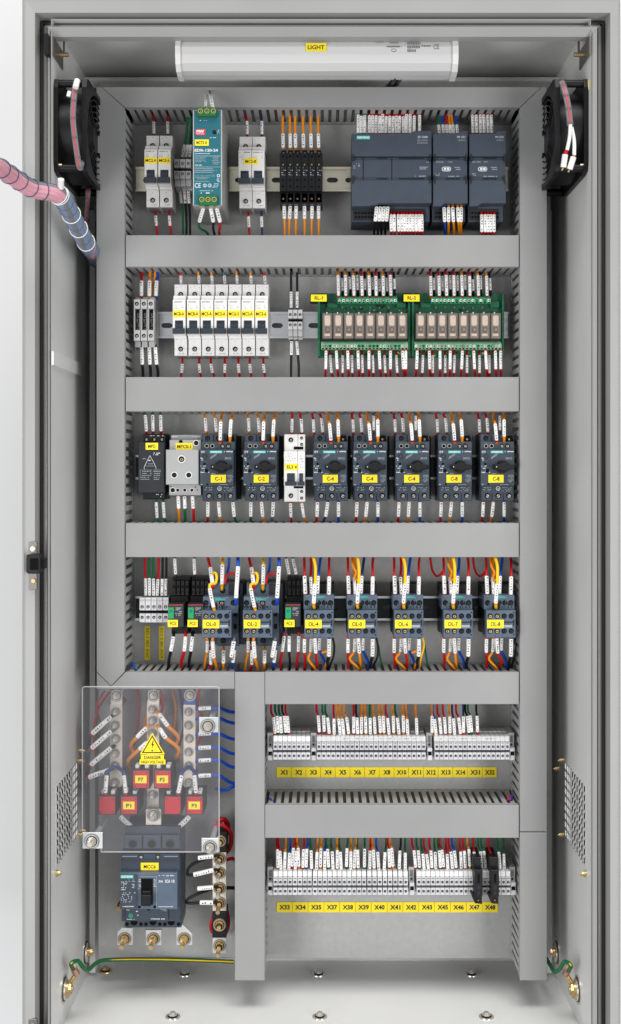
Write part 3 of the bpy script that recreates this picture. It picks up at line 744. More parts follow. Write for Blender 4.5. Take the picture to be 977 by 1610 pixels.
b.dash(306.5, 259, 318, 261.4, -.0556, WINK, 1, 1.6, .8); b.dash(306.5, 264.5, 344, 273, -.0556, WINKD, 3, 1.7, .9, th=.45); b.dash(306.5, 276, 333, 283, -.0556, WINKD, 3, 1.7, .9, th=.4)
b.box(306.5, 285.2, 330, 285.5, -.0558, -.055, WINK)
b.text('CE', 306.5, 288, 316, 295.5, -.0556, WINK, bold=.01)
for x in (322.5, 330): b.ring(x, 291.8, -.0556, 2.8, 2.1, .0002, WINK); b.dash(x-1.3, 289.5, x+1.5, 294, -.0556, WINK, 2, 1.4, .9)
b.ring(343.8, 276.5, -.0556, 2.4, 1.4, .0002, WINK); b.dash(341, 281, 346, 287, -.0556, WINK, 3, 1.2, .95); b.dash(334, 288.5, 346, 296, -.0556, WINK, 3, 1.6, .8, th=.4); b.dash(333, 275, 338, 278.5, -.0556, WINKD, 2, 1.3, .9)
b.dash(314, 299.6, 341, 301, -.0556, WINK, 1, 2.5, .8); b.dash(316, 302.5, 340, 306, -.0556, WINK, 1, 3, .6); b.dash(309, 189, 341, 191, -.0556, WINK, 1, 2.2, .5)
b.disc(337.6, 208, -.0556, 3, .001, HOLE); b.disc(337.6, 208, -.0566, 1.7, .0008, CHAR); b.dash(341, 204, 346, 211, -.0556, WINK, 3, 1.2, .5); b.dash(330, 216, 344, 218, -.0556, WINK, 1, 1.6, .35)
b.build('printed_front', t)
b = MB(t, -.055); b.box(308, 203.5, 323.3, 212.4, -.0560, -.0552, REDL); b.text('MW', 309.5, 204.6, 321.5, 209.3, -.056, WHITEL, bold=.05); b.text('MEAN WELL', 309.3, 210, 321.8, 211.6, -.056, WHITEL); b.build('red_logo_label', t)
label_plate(t, 306.6, 219.4, 328.6, 229.2, -.0557, 'MCT5 A', pad=.12)
for y0, y1, x0, x1 in ((170.5, 184.6, 311, 341.5), (308.5, 323.8, 313.5, 342.5)):
    b = MB(t, -.055); b.box(x0, y0, x1, y1, -.0605, -.054, GREEN, .5)
    for k in range(3):
        x = x0+(x1-x0)*(k+.5)/3; b.ring(x, (y0+y1)/2-1, -.0605, 3.8, 2.6, .0006, GOLD); b.screw(x, (y0+y1)/2-1, -.0605, 2.6, GOLD, core=.5)
    b.box(x0+1, y1-4, x1-1, y1-.5, -.0612, -.060, GREEN, .3)
    b.build('green_terminal', t)

# ------------------------------------------------------------------ black contact blocks row 1
def cblock(x, lb):
    t = thing('contact_block', x+5.6, 320, .02, lb, 'contact block', 'narrow black contact blocks on the top rail'); w = 11.2
    b = MB(t, .02)
    b.box(x, 240, x+w, 320, .022, .068, BLACK, .3); b.box(x+1.6, 231.5, x+w-2.2, 242, .035, .06, BLACK, .5)
    b.box(x+.15, 244, x+w-.15, 303, .010, .035, BLACK, .5); b.box(x+.8, 303, x+w-.8, 318, .022, .035, BLACK, .5)
    for yy, hh in ((246.5, 6), (283.5, 5.5), (293.5, 6)): b.box(x+2.4, yy, x+w-2.6, yy+hh, .0085, .012, CHAR, .5); b.box(x+3.4, yy+1, x+w-3.6, yy+hh-1, .0082, .012, HOLE)
    b.dash(x+2, 270, x+w-1.5, 280, .010, WINK, 3, 1.2, .22, th=.4); b.dash(x+1.5, 262, x+w-1.5, 281, .010, WINKD, 5, 1.1, .3, th=.3)
    b.build('housing', t)
    for yy, mm in ((236.3, NICKEL), (261.5, GOLD), (312, COPPER)):
        s_ = MB(t, .02); s_.screw(x+w/2-.3, yy, {236.3: .035, 261.5: .010, 312: .022}[yy], 2.5, mm, core=.5); s_.build('contact_screw', t)
    return t
c_ = cblock(440.2, 'first from left of the six narrow black blocks with orange wires')
for i in range(1, 6): dup(c_, 11.2*i, 0, '%s from left of the six narrow black blocks with orange wires' % ORDS[i])

# ------------------------------------------------------------------ controller modules
def plc(x0, x1, lb, split, big):
    R = -.012; t = thing('controller_module', (x0+x1)/2, 345, R, lb, 'controller', 'blue grey controller modules'); w = x1-x0
    b = MB(t, R)
    b.box(x0+1, 212, x1-1, 344, .008, .068, BLUEG, .6); b.box(x0+3, 324, x1-8, 342, .0065, .02, CHAR, .4)
    for k in range(int((w-12)/5)):
        for yy in (329, 335.5): b.box(x0+6+k*5, yy, x0+9.2+k*5, yy+3.2, .006, .0075, HOLE)
    b.build('housing', t)
    b = MB(t, R); s_ = split
    b.poly([(x0, 211), (x1-s_, 210), (x1-s_+8, 206.3), (x1, 206), (x1, 246.5), (x0, 246.5)], -.014, .01, BLUEG, .7); b.build('top_flap', t)
    b = MB(t, R)
    b.poly([(x0, 283.5), (x1, 283.5), (x1, 320), (x0+w*.34, 320), (x0+w*.22, 324.6), (x0, 325)], -.014, .01, BLUEG, .7); b.build('bottom_flap', t)
    b = MB(t, R); b.box(x0+.4, 247.2, x1-.4, 282.8, -.0105, .01, BLUEG, .4)
    b.box(x0, 250.2, x1, 250.7, -.0110, -.0104, CHAR); b.box(x0, 279, x1, 279.5, -.0110, -.0104, CHAR)
    for x in ((x0+1.5, x1-3.5)):
        b.box(x, 243, x+2.4, 253.5, -.0152, -.01, CHAR, .3); b.box(x, 277, x+2.4, 289, -.0152, -.01, CHAR, .3)
    if big:
        for x in (571, 616): b.box(x, 247.2, x+.8, 282.8, -.0112, -.0104, HOLE)
        for u0, u1 in ((593, 610), (628, 670)):
            for k in range(int((u1-u0)/3.4)):
                for yy in (248, 280): b.box(u0+k*3.4, yy, u0+k*3.4+1.8, yy+1.5, -.0112, -.0104, HOLE)
        b.dash(556, 256, 569, 266, -.0105, WINKD, 3, 1.5, .4); b.dash(660, 261.5, 673, 267, -.0105, WINKD, 2, 1.6, .95); b.dash(652, 275.5, 673, 278.5, -.0105, WINKD, 1, 2, .9); b.dash(670, 254, 675, 256, -.0105, WINKD, 1, 1.5, .9)
    else:
        for k in range(int((w*.42)/3.2)):
            for yy in (248, 280): b.box(x0+w*.38+k*3.2, yy, x0+w*.38+k*3.2+1.7, yy+1.5, -.0112, -.0104, HOLE)
        b.rbox(x0+14, 262, x0+28.5, 269, -.0112, -.0104, WINK, 3.2); b.rbox(x0+15, 263, x0+27.5, 268, -.0114, -.0104, BLUEG, 2.4); b.rbox(x0+17, 263.6, x0+21, 267.4, -.0116, -.0104, WINK, .8); b.rbox(x0+22, 263.6, x0+26, 267.4, -.0116, -.0104, WINK, .8)
        b.dash(x0+5, 253.5, x0+20, 256, -.0105, WINKD, 1, 1.8, .9); b.dash(x0+34, 262, x1-10, 268, -.0105, WINKD, 2, 1.7, .9, th=.5); b.dash(x0+4, 272, x0+12, 277, -.0105, WINKD, 2, 1.6, .9); b.dash(x0+22, 276, x1-8, 278.5, -.0105, WINKD, 1, 1.7, .9); b.dash(x0+23, 253.5, x0+32, 255.5, -.0105, WINKD, 1, 1.8, .9)
    b.build('centre_panel', t)
    b = MB(t, R)
    if big:
        b.box(561, 214.2, 582, 219.6, -.0145, -.0135, CYAN); b.text('SIEMENS', 562, 215.3, 581, 218.6, -.0145, WHITEL, bold=.03)
        b.text('S7-1200', 657, 214.5, 672.5, 217.8, -.0142, WINK); b.text('CPU 1214C', 656, 220, 672.5, 222.6, -.0142, WINKD); b.text('DC/DC/DC', 656, 224, 672.5, 226.6, -.0142, WINKD)
    else:
        b.text('SM 1231', x1-17, 214.5, x1-4, 217.6, -.0142, WINK); b.text('AI 8x13', x1-15, 219.6, x1-4, 222.4, -.0142, WINKD)
    b.build('printed_marking', t)
plc(553, 678.7, 'widest blue grey controller module with turquoise mark, left of its two neighbours', 34, True)
plc(681, 735.4, 'middle of the blue grey controller modules, above orange and blue wires', 18, False)
plc(738, 795.6, 'rightmost narrow blue grey controller module next to the right duct', 20, False)

# ------------------------------------------------------------------ relay boards
def board(x0, dx, lb, tagtxt, tx):
    R = .0; t = thing('relay_board', x0+73, 562, .02, lb, 'relay board', 'green boards carrying eight relays each'); X = lambda v: v+dx
    b = MB(t, .036)
    b.box(X(500), 460.5, X(645), 562, .040, .046, PCB, .4); b.box(X(500), 462, X(503.5), 562, .026, .046, PCB, .4); b.box(X(641.5), 462, X(645), 562, .030, .046, PCB, .4)
    b.box(X(515), 477, X(531), 484, .034, .041, PCB, .4); b.box(X(624), 474, X(638), 484, .034, .041, PCB, .4)
    for k in range(60):
        x = X(random.uniform(508, 638)); y = random.choice([random.uniform(479, 492), random.uniform(551, 559)]); q_ = random.random()
        b.box(x, y, x+random.uniform(1, 4), y+random.uniform(.8, 3), .0385, .041, BLACK if q_ < .6 else (GOLD if q_ < .7 else PCBU), .1)
    for k in range(8):
        b.disc(X(524+k*14.6), 483.5, .038, 1.1, .002, COPPER, 8)
    b.build('circuit_board', t)
    def conn(u0, u1, v0, v1, mm, n):
        b = MB(t, .022); b.box(X(u0), v0+3, X(u1), v1, .022, .041, mm, .4); b.box(X(u0), v0, X(u1), v0+4, .028, .041, mm, .3)
        for k in range(n):
            x = X(u0+(u1-u0)*(k+.5)/n); b.disc(x, v0+4.8+(v1-v0-5)*.35, .022, 2.3, .0004, random.choice([NICKEL, WHITEL, PCB]), 10); b.disc(x+.4, v0+4.8+(v1-v0-5)*.35, .0216, 1.2, .0004, random.choice([HOLE, PCB, NICKEL]), 8)
            b.box(x-1.5, v1-2.4, x+1.5, v1-.5, .0216, .023, HOLE)
        return b.build('screw_connector', t)
    conn(531, 625, 465.5, 477, PCBU, 15); conn(505, 642, 536.5, 549.5, PCBT, 24)
    for k in range(8):
        x = X(507+k*16.85); b = MB(t, .008)
        b.box(x+1.6, 494, x+14.6, 531, .012, .038, mat('relay_inner_dark', (.16,.13,.11), .45, var=.3, vscale=240), .8)
        b.rbox(x+3.6, 495.5, x+13, 512, .0105, .014, mat('relay_coil_lit_cream', (.74,.66,.58), .35, var=.12, vscale=260), 3, .8)  # cream lightened over a darkened base to paint the highlight at the top
        b.box(x+4.5, 514, x+11.5, 523, .0105, .013, CHAR, .5); b.disc(x+8.5, 518, .010, 2, .001, COPPER, 8); b.box(x+3.6, 524, x+12.6, 528, .0108, .013, mat('relay_coil_lit_cream', (0,0,0)), .4)
        r_ = b.build('relay', t)
        b = MB(t, .008); b.rbox(x, 492.4, x+15.9, 532.6, .006, .038, SMOKE, 1.2, .8); c = b.build('relay_cover', None)
        c.location = (0, 0, 0); c.parent = r_
        b = MB(t, .012); b.box(x+6.5, 489.5, x+8.2, 493, .02, .03, SLV, .3); c = b.build('pin', None); c.location = (0, 0, 0); c.parent = r_
    b = MB(t, .0255); b.box(tx-1.2, 461.5, tx+26, 475.3, .0262, .042, BLACKM, .3); b.box(tx, 463, tx+25, 474, .0255, .027, YEL, .2); b.text(tagtxt, tx+6, 465.7, tx+19, 471.3, .0255, INK, bold=.02); b.build('name_label', t)
board(500, 0, 'green board of eight clear relays nearest the seven white breakers', 'RL-1', 489)
board(647, 147, 'green board of eight clear relays against the right duct', 'RL-3', 635)
# ------------------------------------------------------------------ row 3
R = .0
t = thing('surge_module', 237, 786, .03, 'black module with a printed white triangle at the left of its row', 'power module')
b = MB(t, R); b.box(221, 681, 258, 786, .03, .068, BLACK, .6); b.box(216, 695, 257.5, 775, .010, .04, CHAR, .8); b.box(217.5, 762, 257, 775.5, .018, .04, CHAR, .6)
b.box(222, 682, 257, 695, .022, .05, BLACK, .5); b.box(221, 775, 256, 785, .024, .05, BLACK, .5); b.build('housing', t)
for x in (227, 239.5, 251.5):
    s_ = MB(t, R); s_.screw(x, 690, .022, 3.2, NICKEL, core=.55); s_.build('terminal_screw', t)
b = MB(t, R); Y = .010
def line(x0, y0, x1, y1, w_, Y, m):
    A = W(x0, y0, R); B = W(x1, y1, R); d = (B-A).normalized(); n_ = Vector((-d.z, 0, d.x))*w_*S*.5
    b.add([(A.x-n_.x, Y-.0002, A.z-n_.z), (B.x-n_.x, Y-.0002, B.z-n_.z), (B.x+n_.x, Y-.0002, B.z+n_.z), (A.x+n_.x, Y-.0002, A.z+n_.z)], [(0, 1, 2, 3)], m)
line(234.5, 716, 225.5, 734, .6, Y, WINK); line(234.5, 716, 244, 734, .6, Y, WINK); line(226, 732.7, 243.5, 732.7, .5, Y, WINKD); line(225.5, 734, 225.5, 738, .5, Y, WINK); line(244, 734, 244, 738, .5, Y, WINK)
b.dash(232, 722.5, 237, 726, Y, WINK, 1, 1.5, .9); b.dash(231, 728.5, 239, 730.3, Y, WINKD, 1, 2, .9)
b.dash(219, 740.5, 238, 756, Y, WINKD, 5, 2.4, .85, th=.3); b.dash(240, 740.5, 252, 756, Y, WINKD, 5, 1.5, .85, th=.35); b.dash(221, 720.5, 228, 722.5, Y, WINKD, 1, 1.5, .9); b.dash(240, 711.5, 251, 716.5, Y, WINK, 2, 1.8, .7)
line(219, 739, 238, 739, .4, Y, WINKD); line(240, 739, 252, 739, .4, Y, WINKD); line(219, 739, 219, 752, .4, Y, WINKD)
b.dash(241, 777, 253, 784, .024, WINK, 2, 3, .6, th=.4); b.dash(225, 683.5, 256, 686, .022, WINKD, 1, 4, .35)
b.build('printed_marking', t)
label_plate(t, 227.8, 696, 247.3, 706.8, .010, 'MPD', R=R)
t = thing('motor_relay', 287.5, 780, .03, 'light grey block with three dark screw holes labelled MPC0-1', 'motor relay')
GM = mat('mid_light_grey_plastic', (.33,.33,.33), .4, var=.03, vscale=60)
b = MB(t, R); b.box(265.5, 682.5, 314.5, 779.5, .03, .068, GM, .6); b.box(264, 691, 314, 710, .020, .05, GM, .6); b.box(260.5, 707, 312.3, 762, .004, .05, GM, .9); b.box(263.5, 762, 314.3, 779, .018, .05, GM, .6)
b.disc(282, 694, .020, 3, .0004, HOLE); b.dash(265, 684.5, 276, 688, .03, WINK, 1, 2.5, .6); b.dash(299, 684.5, 313, 688, .03, WINK, 1, 2.5, .9); b.dash(264, 764, 268, 767, .018, INK, 1, 2, .8); b.dash(304, 765, 310, 773, .018, INK, 2, 3, .8)
for x, y in ((263, 709), (304, 713), (286, 735), (286, 757), (296, 757)): b.disc(x, y, .004, .4, .0002, INKG, 6)
b.build('housing', t)
for x, y, Y, r in ((306.5, 696, .020, 4), (285.3, 722, .004, 5), (273.8, 747, .004, 4.3), (296.6, 747, .004, 4.3), (269.5, 771, .018, 3.8), (277.5, 771, .018, 2.7), (288.5, 771, .018, 2.7), (299.8, 771, .018, 2.7)):
    s_ = MB(t, R); s_.screw(x, y, Y, r, BRASS if y == 722 else CHAR, rim=WHITEP, core=.55); s_.build('terminal_screw', t)
label_plate(t, 273.7, 696, 301, 707, .0196, 'MPC0-1', R=R, pad=.1)

def starter(x, lb):
    """rotary motor starter; x = left edge of its body"""
    R = .0; t = thing('motor_starter', x+27, 788, .02, lb, 'motor starter', 'blue grey starters with black rotary knobs'); X = lambda v: v-315.5+x
    b = MB(t, R)
    b.box(X(316), 681.5, X(369.5), 788, .022, .068, BLUEM, .6); b.box(X(318), 684, X(375), 786, .05, .068, BLACK, .5)
    b.box(X(316.3), 682, X(369.3), 695, .016, .05, BLUEM, .6); b.box(X(315.6), 694, X(369), 707.5, .010, .05, BLUEM, .7)
    b.box(X(317.5), 764, X(369.3), 787.5, .014, .05, BLUEM, .7)
    b.poly([(X(356), 684), (X(367), 684), (X(369), 695), (X(354), 695)], .0155, .02, HOLE)
    for k in (334, 352): b.box(X(k), 684, X(k+.7), 694, .0155, .017, HOLE); b.box(X(k), 776, X(k+.7), 787, .0135, .015, HOLE)
    b.build('housing', t)
    b = MB(t, R); b.box(X(314.3), 707, X(367.6), 764.2, .0, .03, BLUEM, 1)
    b.ring(X(322.5), 717.5, .0, 4.2, 2.9, .0006, CHAR); b.box(X(322), 737.5, X(327.5), 743, -.0004, .002, HOLE); b.disc(X(321.5), 729.5, .0, 2, .0004, HOLE); b.disc(X(326.5), 761.3, 0, 1.6, .0003, HOLE)
    b.build('front_face', t)
    b = MB(t, R)
    b.box(X(330.2), 708.6, X(349.7), 712.6, -.0005, .001, CYAN); b.text('SIEMENS', X(331.5), 709.3, X(348.5), 711.9, -.0005, WINK, bold=.02)
    b.dash(X(352), 709, X(366), 712, .0, WINK, 1, 2, .9); b.text('3RV2', X(353.5), 719, X(364), 722.3, 0, WINKD); b.dash(X(316), 709, X(323), 713, 0, WINK, 2, 1.4, .6)
    b.dash(X(315.5), 719.5, X(320), 725, 0, WINK, 2, 1.6, .8); b.dash(X(315.5), 732, X(329), 745, 0, WINK, 4, 2, .55, th=.4)
    for k in range(6):
        u = 331+k*1.7; line_b(b, X(u), 722-k*1.1, X(u+1.4), 717.5-k*1.1, .6, 0, WINKD, R)
    b.dash(X(357), 746.5, X(366.5), 759, 0, WINKD, 5, 1.8, .8, th=.45); b.dash(X(316), 761, X(322), 763, 0, WINK, 1, 1.6, .8); b.dash(X(333), 744, X(340), 746, 0, WINKD, 1, 1.6, .8); b.dash(X(345), 761.5, X(365), 763, 0, WINKD, 1, 2, .5)
    b.dash(X(321), 766, X(335), 773, .014, WINKD, 2, 2.2, .6, th=.4); b.dash(X(351), 766, X(367), 774, .014, WINKD, 3, 2.2, .6, th=.35)
    b.build('printed_marking', t)
    b = MB(t, R); b.disc(X(348.5), 734, .0, 10.5, .006, BLACK, 28, r2=9.6)
    b.poly([(X(333), 730.5), (X(341), 730), (X(346), 727.5), (X(352), 727.5), (X(356), 730), (X(365), 731), (X(365), 737.5), (X(356), 738.5), (X(352), 741), (X(346), 741), (X(341), 738.5), (X(333), 738)], -.018, .0, BLACK, 1.6)
    b.disc(X(336.5), 734, -.018, .8, .0003, WINK, 8); b.build('rotary_knob', t)
    for px, py, Y, r, m, rim in ((325, 688.5, .016, 4, CHAR, None), (342.3, 688.5, .016, 4, CHAR, None), (361.5, 690, .0155, 2.6, BRASS, None), (324.3, 701, .010, 2.7, HOLE, NICKEL), (333.2, 701, .010, 2.7, HOLE, NICKEL), (349.3, 701, .010, 3.4, NICKEL, None), (358.3, 701, .010, 3.4, NICKEL, CHAR),
                               (344, 768.3, .014, 2.7, NICKEL, WINK), (327.3, 779.7, .014, 4.4, NICKEL, None), (344.2, 779.7, .014, 4.4, NICKEL, None), (361.2, 779.7, .014, 4.4, NICKEL, None)):
        s_ = MB(t, R); s_.screw(X(px), py, Y, r, m, rim=rim, core=.6); s_.build('terminal_screw', t)
    return t
def line_b(b, x0, y0, x1, y1, w_, Y, m, R):
    A = W(x0, y0, R); B = W(x1, y1, R); d = (B-A).normalized(); n_ = Vector((-d.z, 0, d.x))*w_*S*.5
    b.add([(A.x-n_.x, Y-.0002, A.z-n_.z), (B.x-n_.x, Y-.0002, B.z-n_.z), (B.x+n_.x, Y-.0002, B.z+n_.z), (A.x+n_.x, Y-.0002, A.z+n_.z)], [(0, 1, 2, 3)], m)
SX = [315.5, 383, 491.5, 553.5, 619.5, 686, 752]; SL = ['C-1', 'C-2', 'C-4', 'C-4', 'C-4', 'C-8', 'C-8']
slb = ['rotary knob starter labelled C-1 beside the light grey block', 'rotary knob starter labelled C-2, left neighbour of the tall white breaker',
       'rotary knob starter labelled C-4 just right of the tall white breaker', 'middle one of the three rotary knob starters labelled C-4', 'rightmost of the three rotary knob starters labelled C-4',
       'rotary knob starter labelled C-8, second from the right end', 'rotary knob starter labelled C-8 against the right duct']
s0 = starter(SX[0], slb[0]); ST = [s0]+[dup(s0, x-SX[0], 0, l) for x, l in zip(SX[1:], slb[1:])]
for r_, x, s_ in zip(ST, SX, SL): label_plate(r_, x+16.3, 746.5, x+40, 758.8, .0, s_, R=.0, pad=.27)

# ------------------------------------------------------------------ row 4
def pterm(x, lb):
    R = .028; t = thing('pale_terminal', x+4.6, 981, .03, lb, 'terminal', 'pale two level terminals at the left of the contactor row'); b = MB(t, R); w = 9.2
    b.box(x+.3, 938.5, x+w-.3, 981, .042, .07, PALE, .4); b.box(x+.3, 939, x+w-.3, 959, .022, .05, PALE, .5); b.box(x+.3, 964, x+w-.3, 977.5, .022, .05, PALE, .5); b.box(x+.3, 958, x+w-.3, 965, .034, .05, BLACKM)
    b.box(x+.3, 942.5, x+w-.3, 943, .0216, .023, INKG); b.disc(x+w/2, 945.5, .022, .6, .0003, INKG, 6); b.build('housing', t)
    for yy in (953.3, 969.8):
        s_ = MB(t, R); s_.screw(x+w/2, yy, .022, 2.6, NICKEL, core=.55); s_.build('clamp_screw', t)
    return t
q_ = pterm(220.2, 'first pale terminal from the left, beside the left duct in the contactor row')
for i in range(1, 5): dup(q_, 9.2*i, 0, '%s pale terminal from the left duct in the contactor row' % ORDS[i])
for x0, s_, lb in ((227.8, 'ED.1 BD INC', 'left vertical yellow strip label on the plate under the pale terminals'), (250.3, 'EC1 5 BD AC4', 'right vertical yellow strip label on the plate under the pale terminals')):
    c = W(x0+4, 1037, .085); b = MB(c, .085); 
    X0 = CX+(x0-CX)*1.0; b.box(x0, 984, x0+8.6, 1037.5, .0842, .0849, YELD); b.text(s_, x0+2.6, 988, x0+6.4, 1034, .0842, INK, rot=1, bold=.0); tag(b.build('strip_label'), lb, 'label', 'vertical yellow strip labels')

def crelay(x, lb):
    R = .01; t = thing('control_relay', x+14.5, 1000, .02, lb, 'relay', 'black plug in relays with green test tabs'); X = lambda v: v-267+x
    b = MB(t, R); b.box(X(268.5), 910, X(297), 999, .03, .068, BLACK, .6); b.box(X(267.5), 938, X(295), 948, .020, .05, BLACKM, .5); b.box(X(268.5), 984, X(294.5), 998, .020, .05, BLACK, .5)
    for i in range(4): b.box(X(270+i*6.8), 914, X(275.4+i*6.8), 937, .018, .04, BLACK, .5); b.box(X(271+i*6.8), 921, X(274.4+i*6.8), 926, .0175, .02, HOLE)
    b.build('socket', t)
    for i in range(4):
        s_ = MB(t, R); s_.screw(X(272.7+i*6.8), 932, .018, 2.1, CHAR, core=.6); s_.build('terminal_screw', t)
    for i in range(2):
        s_ = MB(t, R); s_.screw(X(276+i*12), 990, .020, 2.6, CHAR, core=.6); s_.build('terminal_screw', t)
    b = MB(t, R); b.box(X(266.5), 948, X(291), 983.5, -.006, .03, mat('smoked_relay_housing', (.035,.035,.038), .3, spec=.35), .9); b.box(X(268), 948.4, X(290), 950, -.0064, -.004, mat('dull_red_clip', (.30,.02,.02), .4), .2)
    b.dash(X(278), 953, X(289), 967, -.006, WINKD, 5, 1.9, .7, th=.5); b.ring(X(283), 955.5, -.006, 1.8, 1.2, .0003, WINKD); b.build('relay_body', t)
    b = MB(t, R); b.box(X(267), 953, X(276), 970.5, -.0075, -.004, GREENR, .5); b.ring(X(271.5), 958.5, -.0075, 2, 1.3, .0003, INK); b.build('test_tab', t)
    return t
k0 = crelay(267, 'left black relay with green tab beside the pale terminals'); k1 = dup(k0, 30.8, 0, 'black relay with green tab touching the contactor labelled OL-0'); k2 = dup(k0, 181.5, 0, 'black relay with green tab between contactors OL-2 and OL-4')
for r_, x in ((k0, 266.6), (k1, 297.4), (k2, 448)): label_plate(r_, x, 972, x+15.8, 983.2, -.0078, 'FC3', R=.01, pad=.22)

def contactor(x, big, lb):
    """x = left edge of front face in picture units on the Y=-.02 plane"""
    R = -.016; t = thing('contactor', x+23, 1004, R, lb, 'contactor', 'blue grey contactors of the fourth row'); X = lambda v: v-619.7+x; w = 46.5
    b = MB(t, R)
    if big:
        b.box(X(624), 919, X(684), 1023, .045, .068, BLUEM, .6); b.box(X(623.5), 920, X(673), 942, .018, .05, BLUEL, .7); b.box(X(659), 921, X(671), 939, .0175, .02, CHAR, .3)
        b.box(X(640), 1006, X(676), 1022, .022, .05, BLUEM, .7); b.box(X(666), 962, X(676), 1015, .006, .05, BLUEM, .6); b.box(X(676), 922, X(681), 1020, .03, .06, BLUEM, .5)
        b.box(X(668), 966, X(673), 972, .0055, .008, HOLE); b.box(X(668), 984, X(673), 992, .0055, .008, HOLE)
        b.dash(X(644), 922.5, X(654), 925.5, .018, WINKD, 1, 2, .9)
        b.box(X(620), 940, X(676), 966, -.002, .05, BLUEL, .7); b.box(X(639), 942, X(656), 946, -.0026, 0, mat('teal_window', (.06,.30,.30), .2), .2)
    else:
        b.box(X(619), 922, X(667.5), 1003, .045, .068, BLACK, .6); b.box(X(619.5), 944, X(666.5), 1000, .0, .068, BLACK, .5)
        b.box(X(619), 924, X(667), 938, .02, .05, BLACK, .5)
        b.box(X(618.5), 937, X(666.8), 960, -.002, .05, BLUEL, .7); b.box(X(640), 938.5, X(652), 942.5, -.0026, 0, mat('teal_window', (.06,.30,.30), .2), .2)
    b.box(X(632), 949, X(642), 960, -.004, .0, BLACK, .5)
    b.dash(X(620), 954.5, X(668), 958.5, -.002, HOLE, 1, 5, .6); b.dash(X(622), 938.5, X(664), 942.5, -.002, WINKD, 2, 2.4, .25, th=.4)
    for k in range(10):
        xx = X(random.uniform(620, 662)); b.box(xx, random.uniform(939, 956), xx+random.uniform(1, 3.5), random.uniform(957, 959), -.0024, .0, BLUEL if k % 2 else CHAR, .2)
    b.build('housing', t)
    b = MB(t, R); b.box(x, 959.8, x+w, 1002.8, -.016, .03, BLUEL, .9)
    b.box(x+28, 977, x+42, 979.3, -.0163, -.014, CHAR, .2); b.box(x+28, 980.5, x+38, 982, -.0163, -.014, BLUEM); b.box(x+42, 974.5, x+44.5, 984, -.0164, -.014, CHAR, .2); b.box(x+28.5, 982.5, x+41, 986.5, -.0161, -.014, WINKD)
    b.box(x+14, 995, x+14.6, 1002, -.0162, -.014, BLUEM); b.box(x+25, 995, x+25.6, 1002, -.0162, -.014, BLUEM); b.disc(x+43.5, 963, -.016, 1.1, .0003, HOLE); b.disc(x+43.5, 998, -.016, 1.1, .0003, HOLE)
    b.build('overload_front', t)
    for i, xx in enumerate((6.5, 17.2, 28.4, 39.5)):
        for yy in (968.6, 992.2):
            s_ = MB(t, R); s_.screw(x+xx, yy, -.016, 4.1, (BRASS if i < 2 else CHAR), rim=None, core=.62); s_.build('terminal_screw', t)
    for xx in ((5, 30, 48.5) if big else (4.5, 22.5, 32, 41.5)):
        s_ = MB(t, R); s_.screw(x+xx, 949.5, -.002, 4.3, CHAR if xx != 30 else COPPER, core=.6); s_.build('terminal_screw', t)
    if big:
        for yy, Y in ((932.5, .018), (1013, .022)):
            s_ = MB(t, R); s_.screw(x+30, yy, Y, 4.3, CHAR, core=.6); s_.build('terminal_screw', t)
    return t
c0 = contactor(317.5, True, 'large contactor labelled OL-0 right of the two black relays'); c1 = dup(c0, 64.5, 0, 'large contactor labelled OL-2 beside the lone black relay')
d0 = contactor(478.5, False, 'small contactor labelled OL-4 right of the lone black relay')
DX = [478.5, 547, 619.7, 697.6, 764.6]
dl = ['', 'small contactor labelled OL-0 between OL-4 and OL-6', 'middle small contactor labelled OL-6, third of the small contactors', 'small contactor labelled OL-7 with looping yellow wires above', 'small contactor labelled OL-8 next to the right duct']
DC = [d0]+[dup(d0, x-478.5, 0, l) for x, l in zip(DX[1:], dl[1:])]
for r_, x, s_ in [(c0, 317.5, 'OL-0'), (c1, 382, 'OL-2')]+list(zip(DC, DX, ['OL-4', 'OL-0', 'OL-6', 'OL-7', 'OL-8'])):
    label_plate(r_, x+1.6, 974.4, x+27.6, 987.6, -.0162, s_, R=-.016, pad=.2)

# ------------------------------------------------------------------ terminal strips
TG = 'pale terminals of the two long strips'
def tblock(x, y0, lb):
    R = .018; t = thing('strip_terminal', x+3.6, y0+41, .02, lb, 'terminal', TG); b = MB(t, R); w = 7.25; g = .25
    b.box(x+g, y0, x+w-g, y0+43, .040, .062, PALE, .3)
    b.poly([(x+g, y0+2), (x+w-g, y0+2), (x+w-g, y0+9.5), (x+g, y0+9.5)], .012, .05, WHITEL, .4)
    b.box(x+g, y0+9.5, x+w-g, y0+22.5, .009, .05, PALE, .4); b.box(x+g, y0+22, x+w-g, y0+27, .030, .05, BLACKM); b.box(x+g, y0+26.5, x+w-g, y0+37.5, .009, .05, PALE, .4)
    b.box(x+g, y0+37.5, x+w-g, y0+42, .026, .05, PALE, .4)
    b.box(x+w*.22, y0+10.6, x+w*.78, y0+12, .0086, .01, DGREY)
    b.build('housing', t)
    for yy in (y0+17.3, y0+31.5):
        s_ = MB(t, R); s_.screw(x+w/2, yy, .009, 2.15, NICKEL, core=.45); s_.build('clamp_screw', t)
    return t
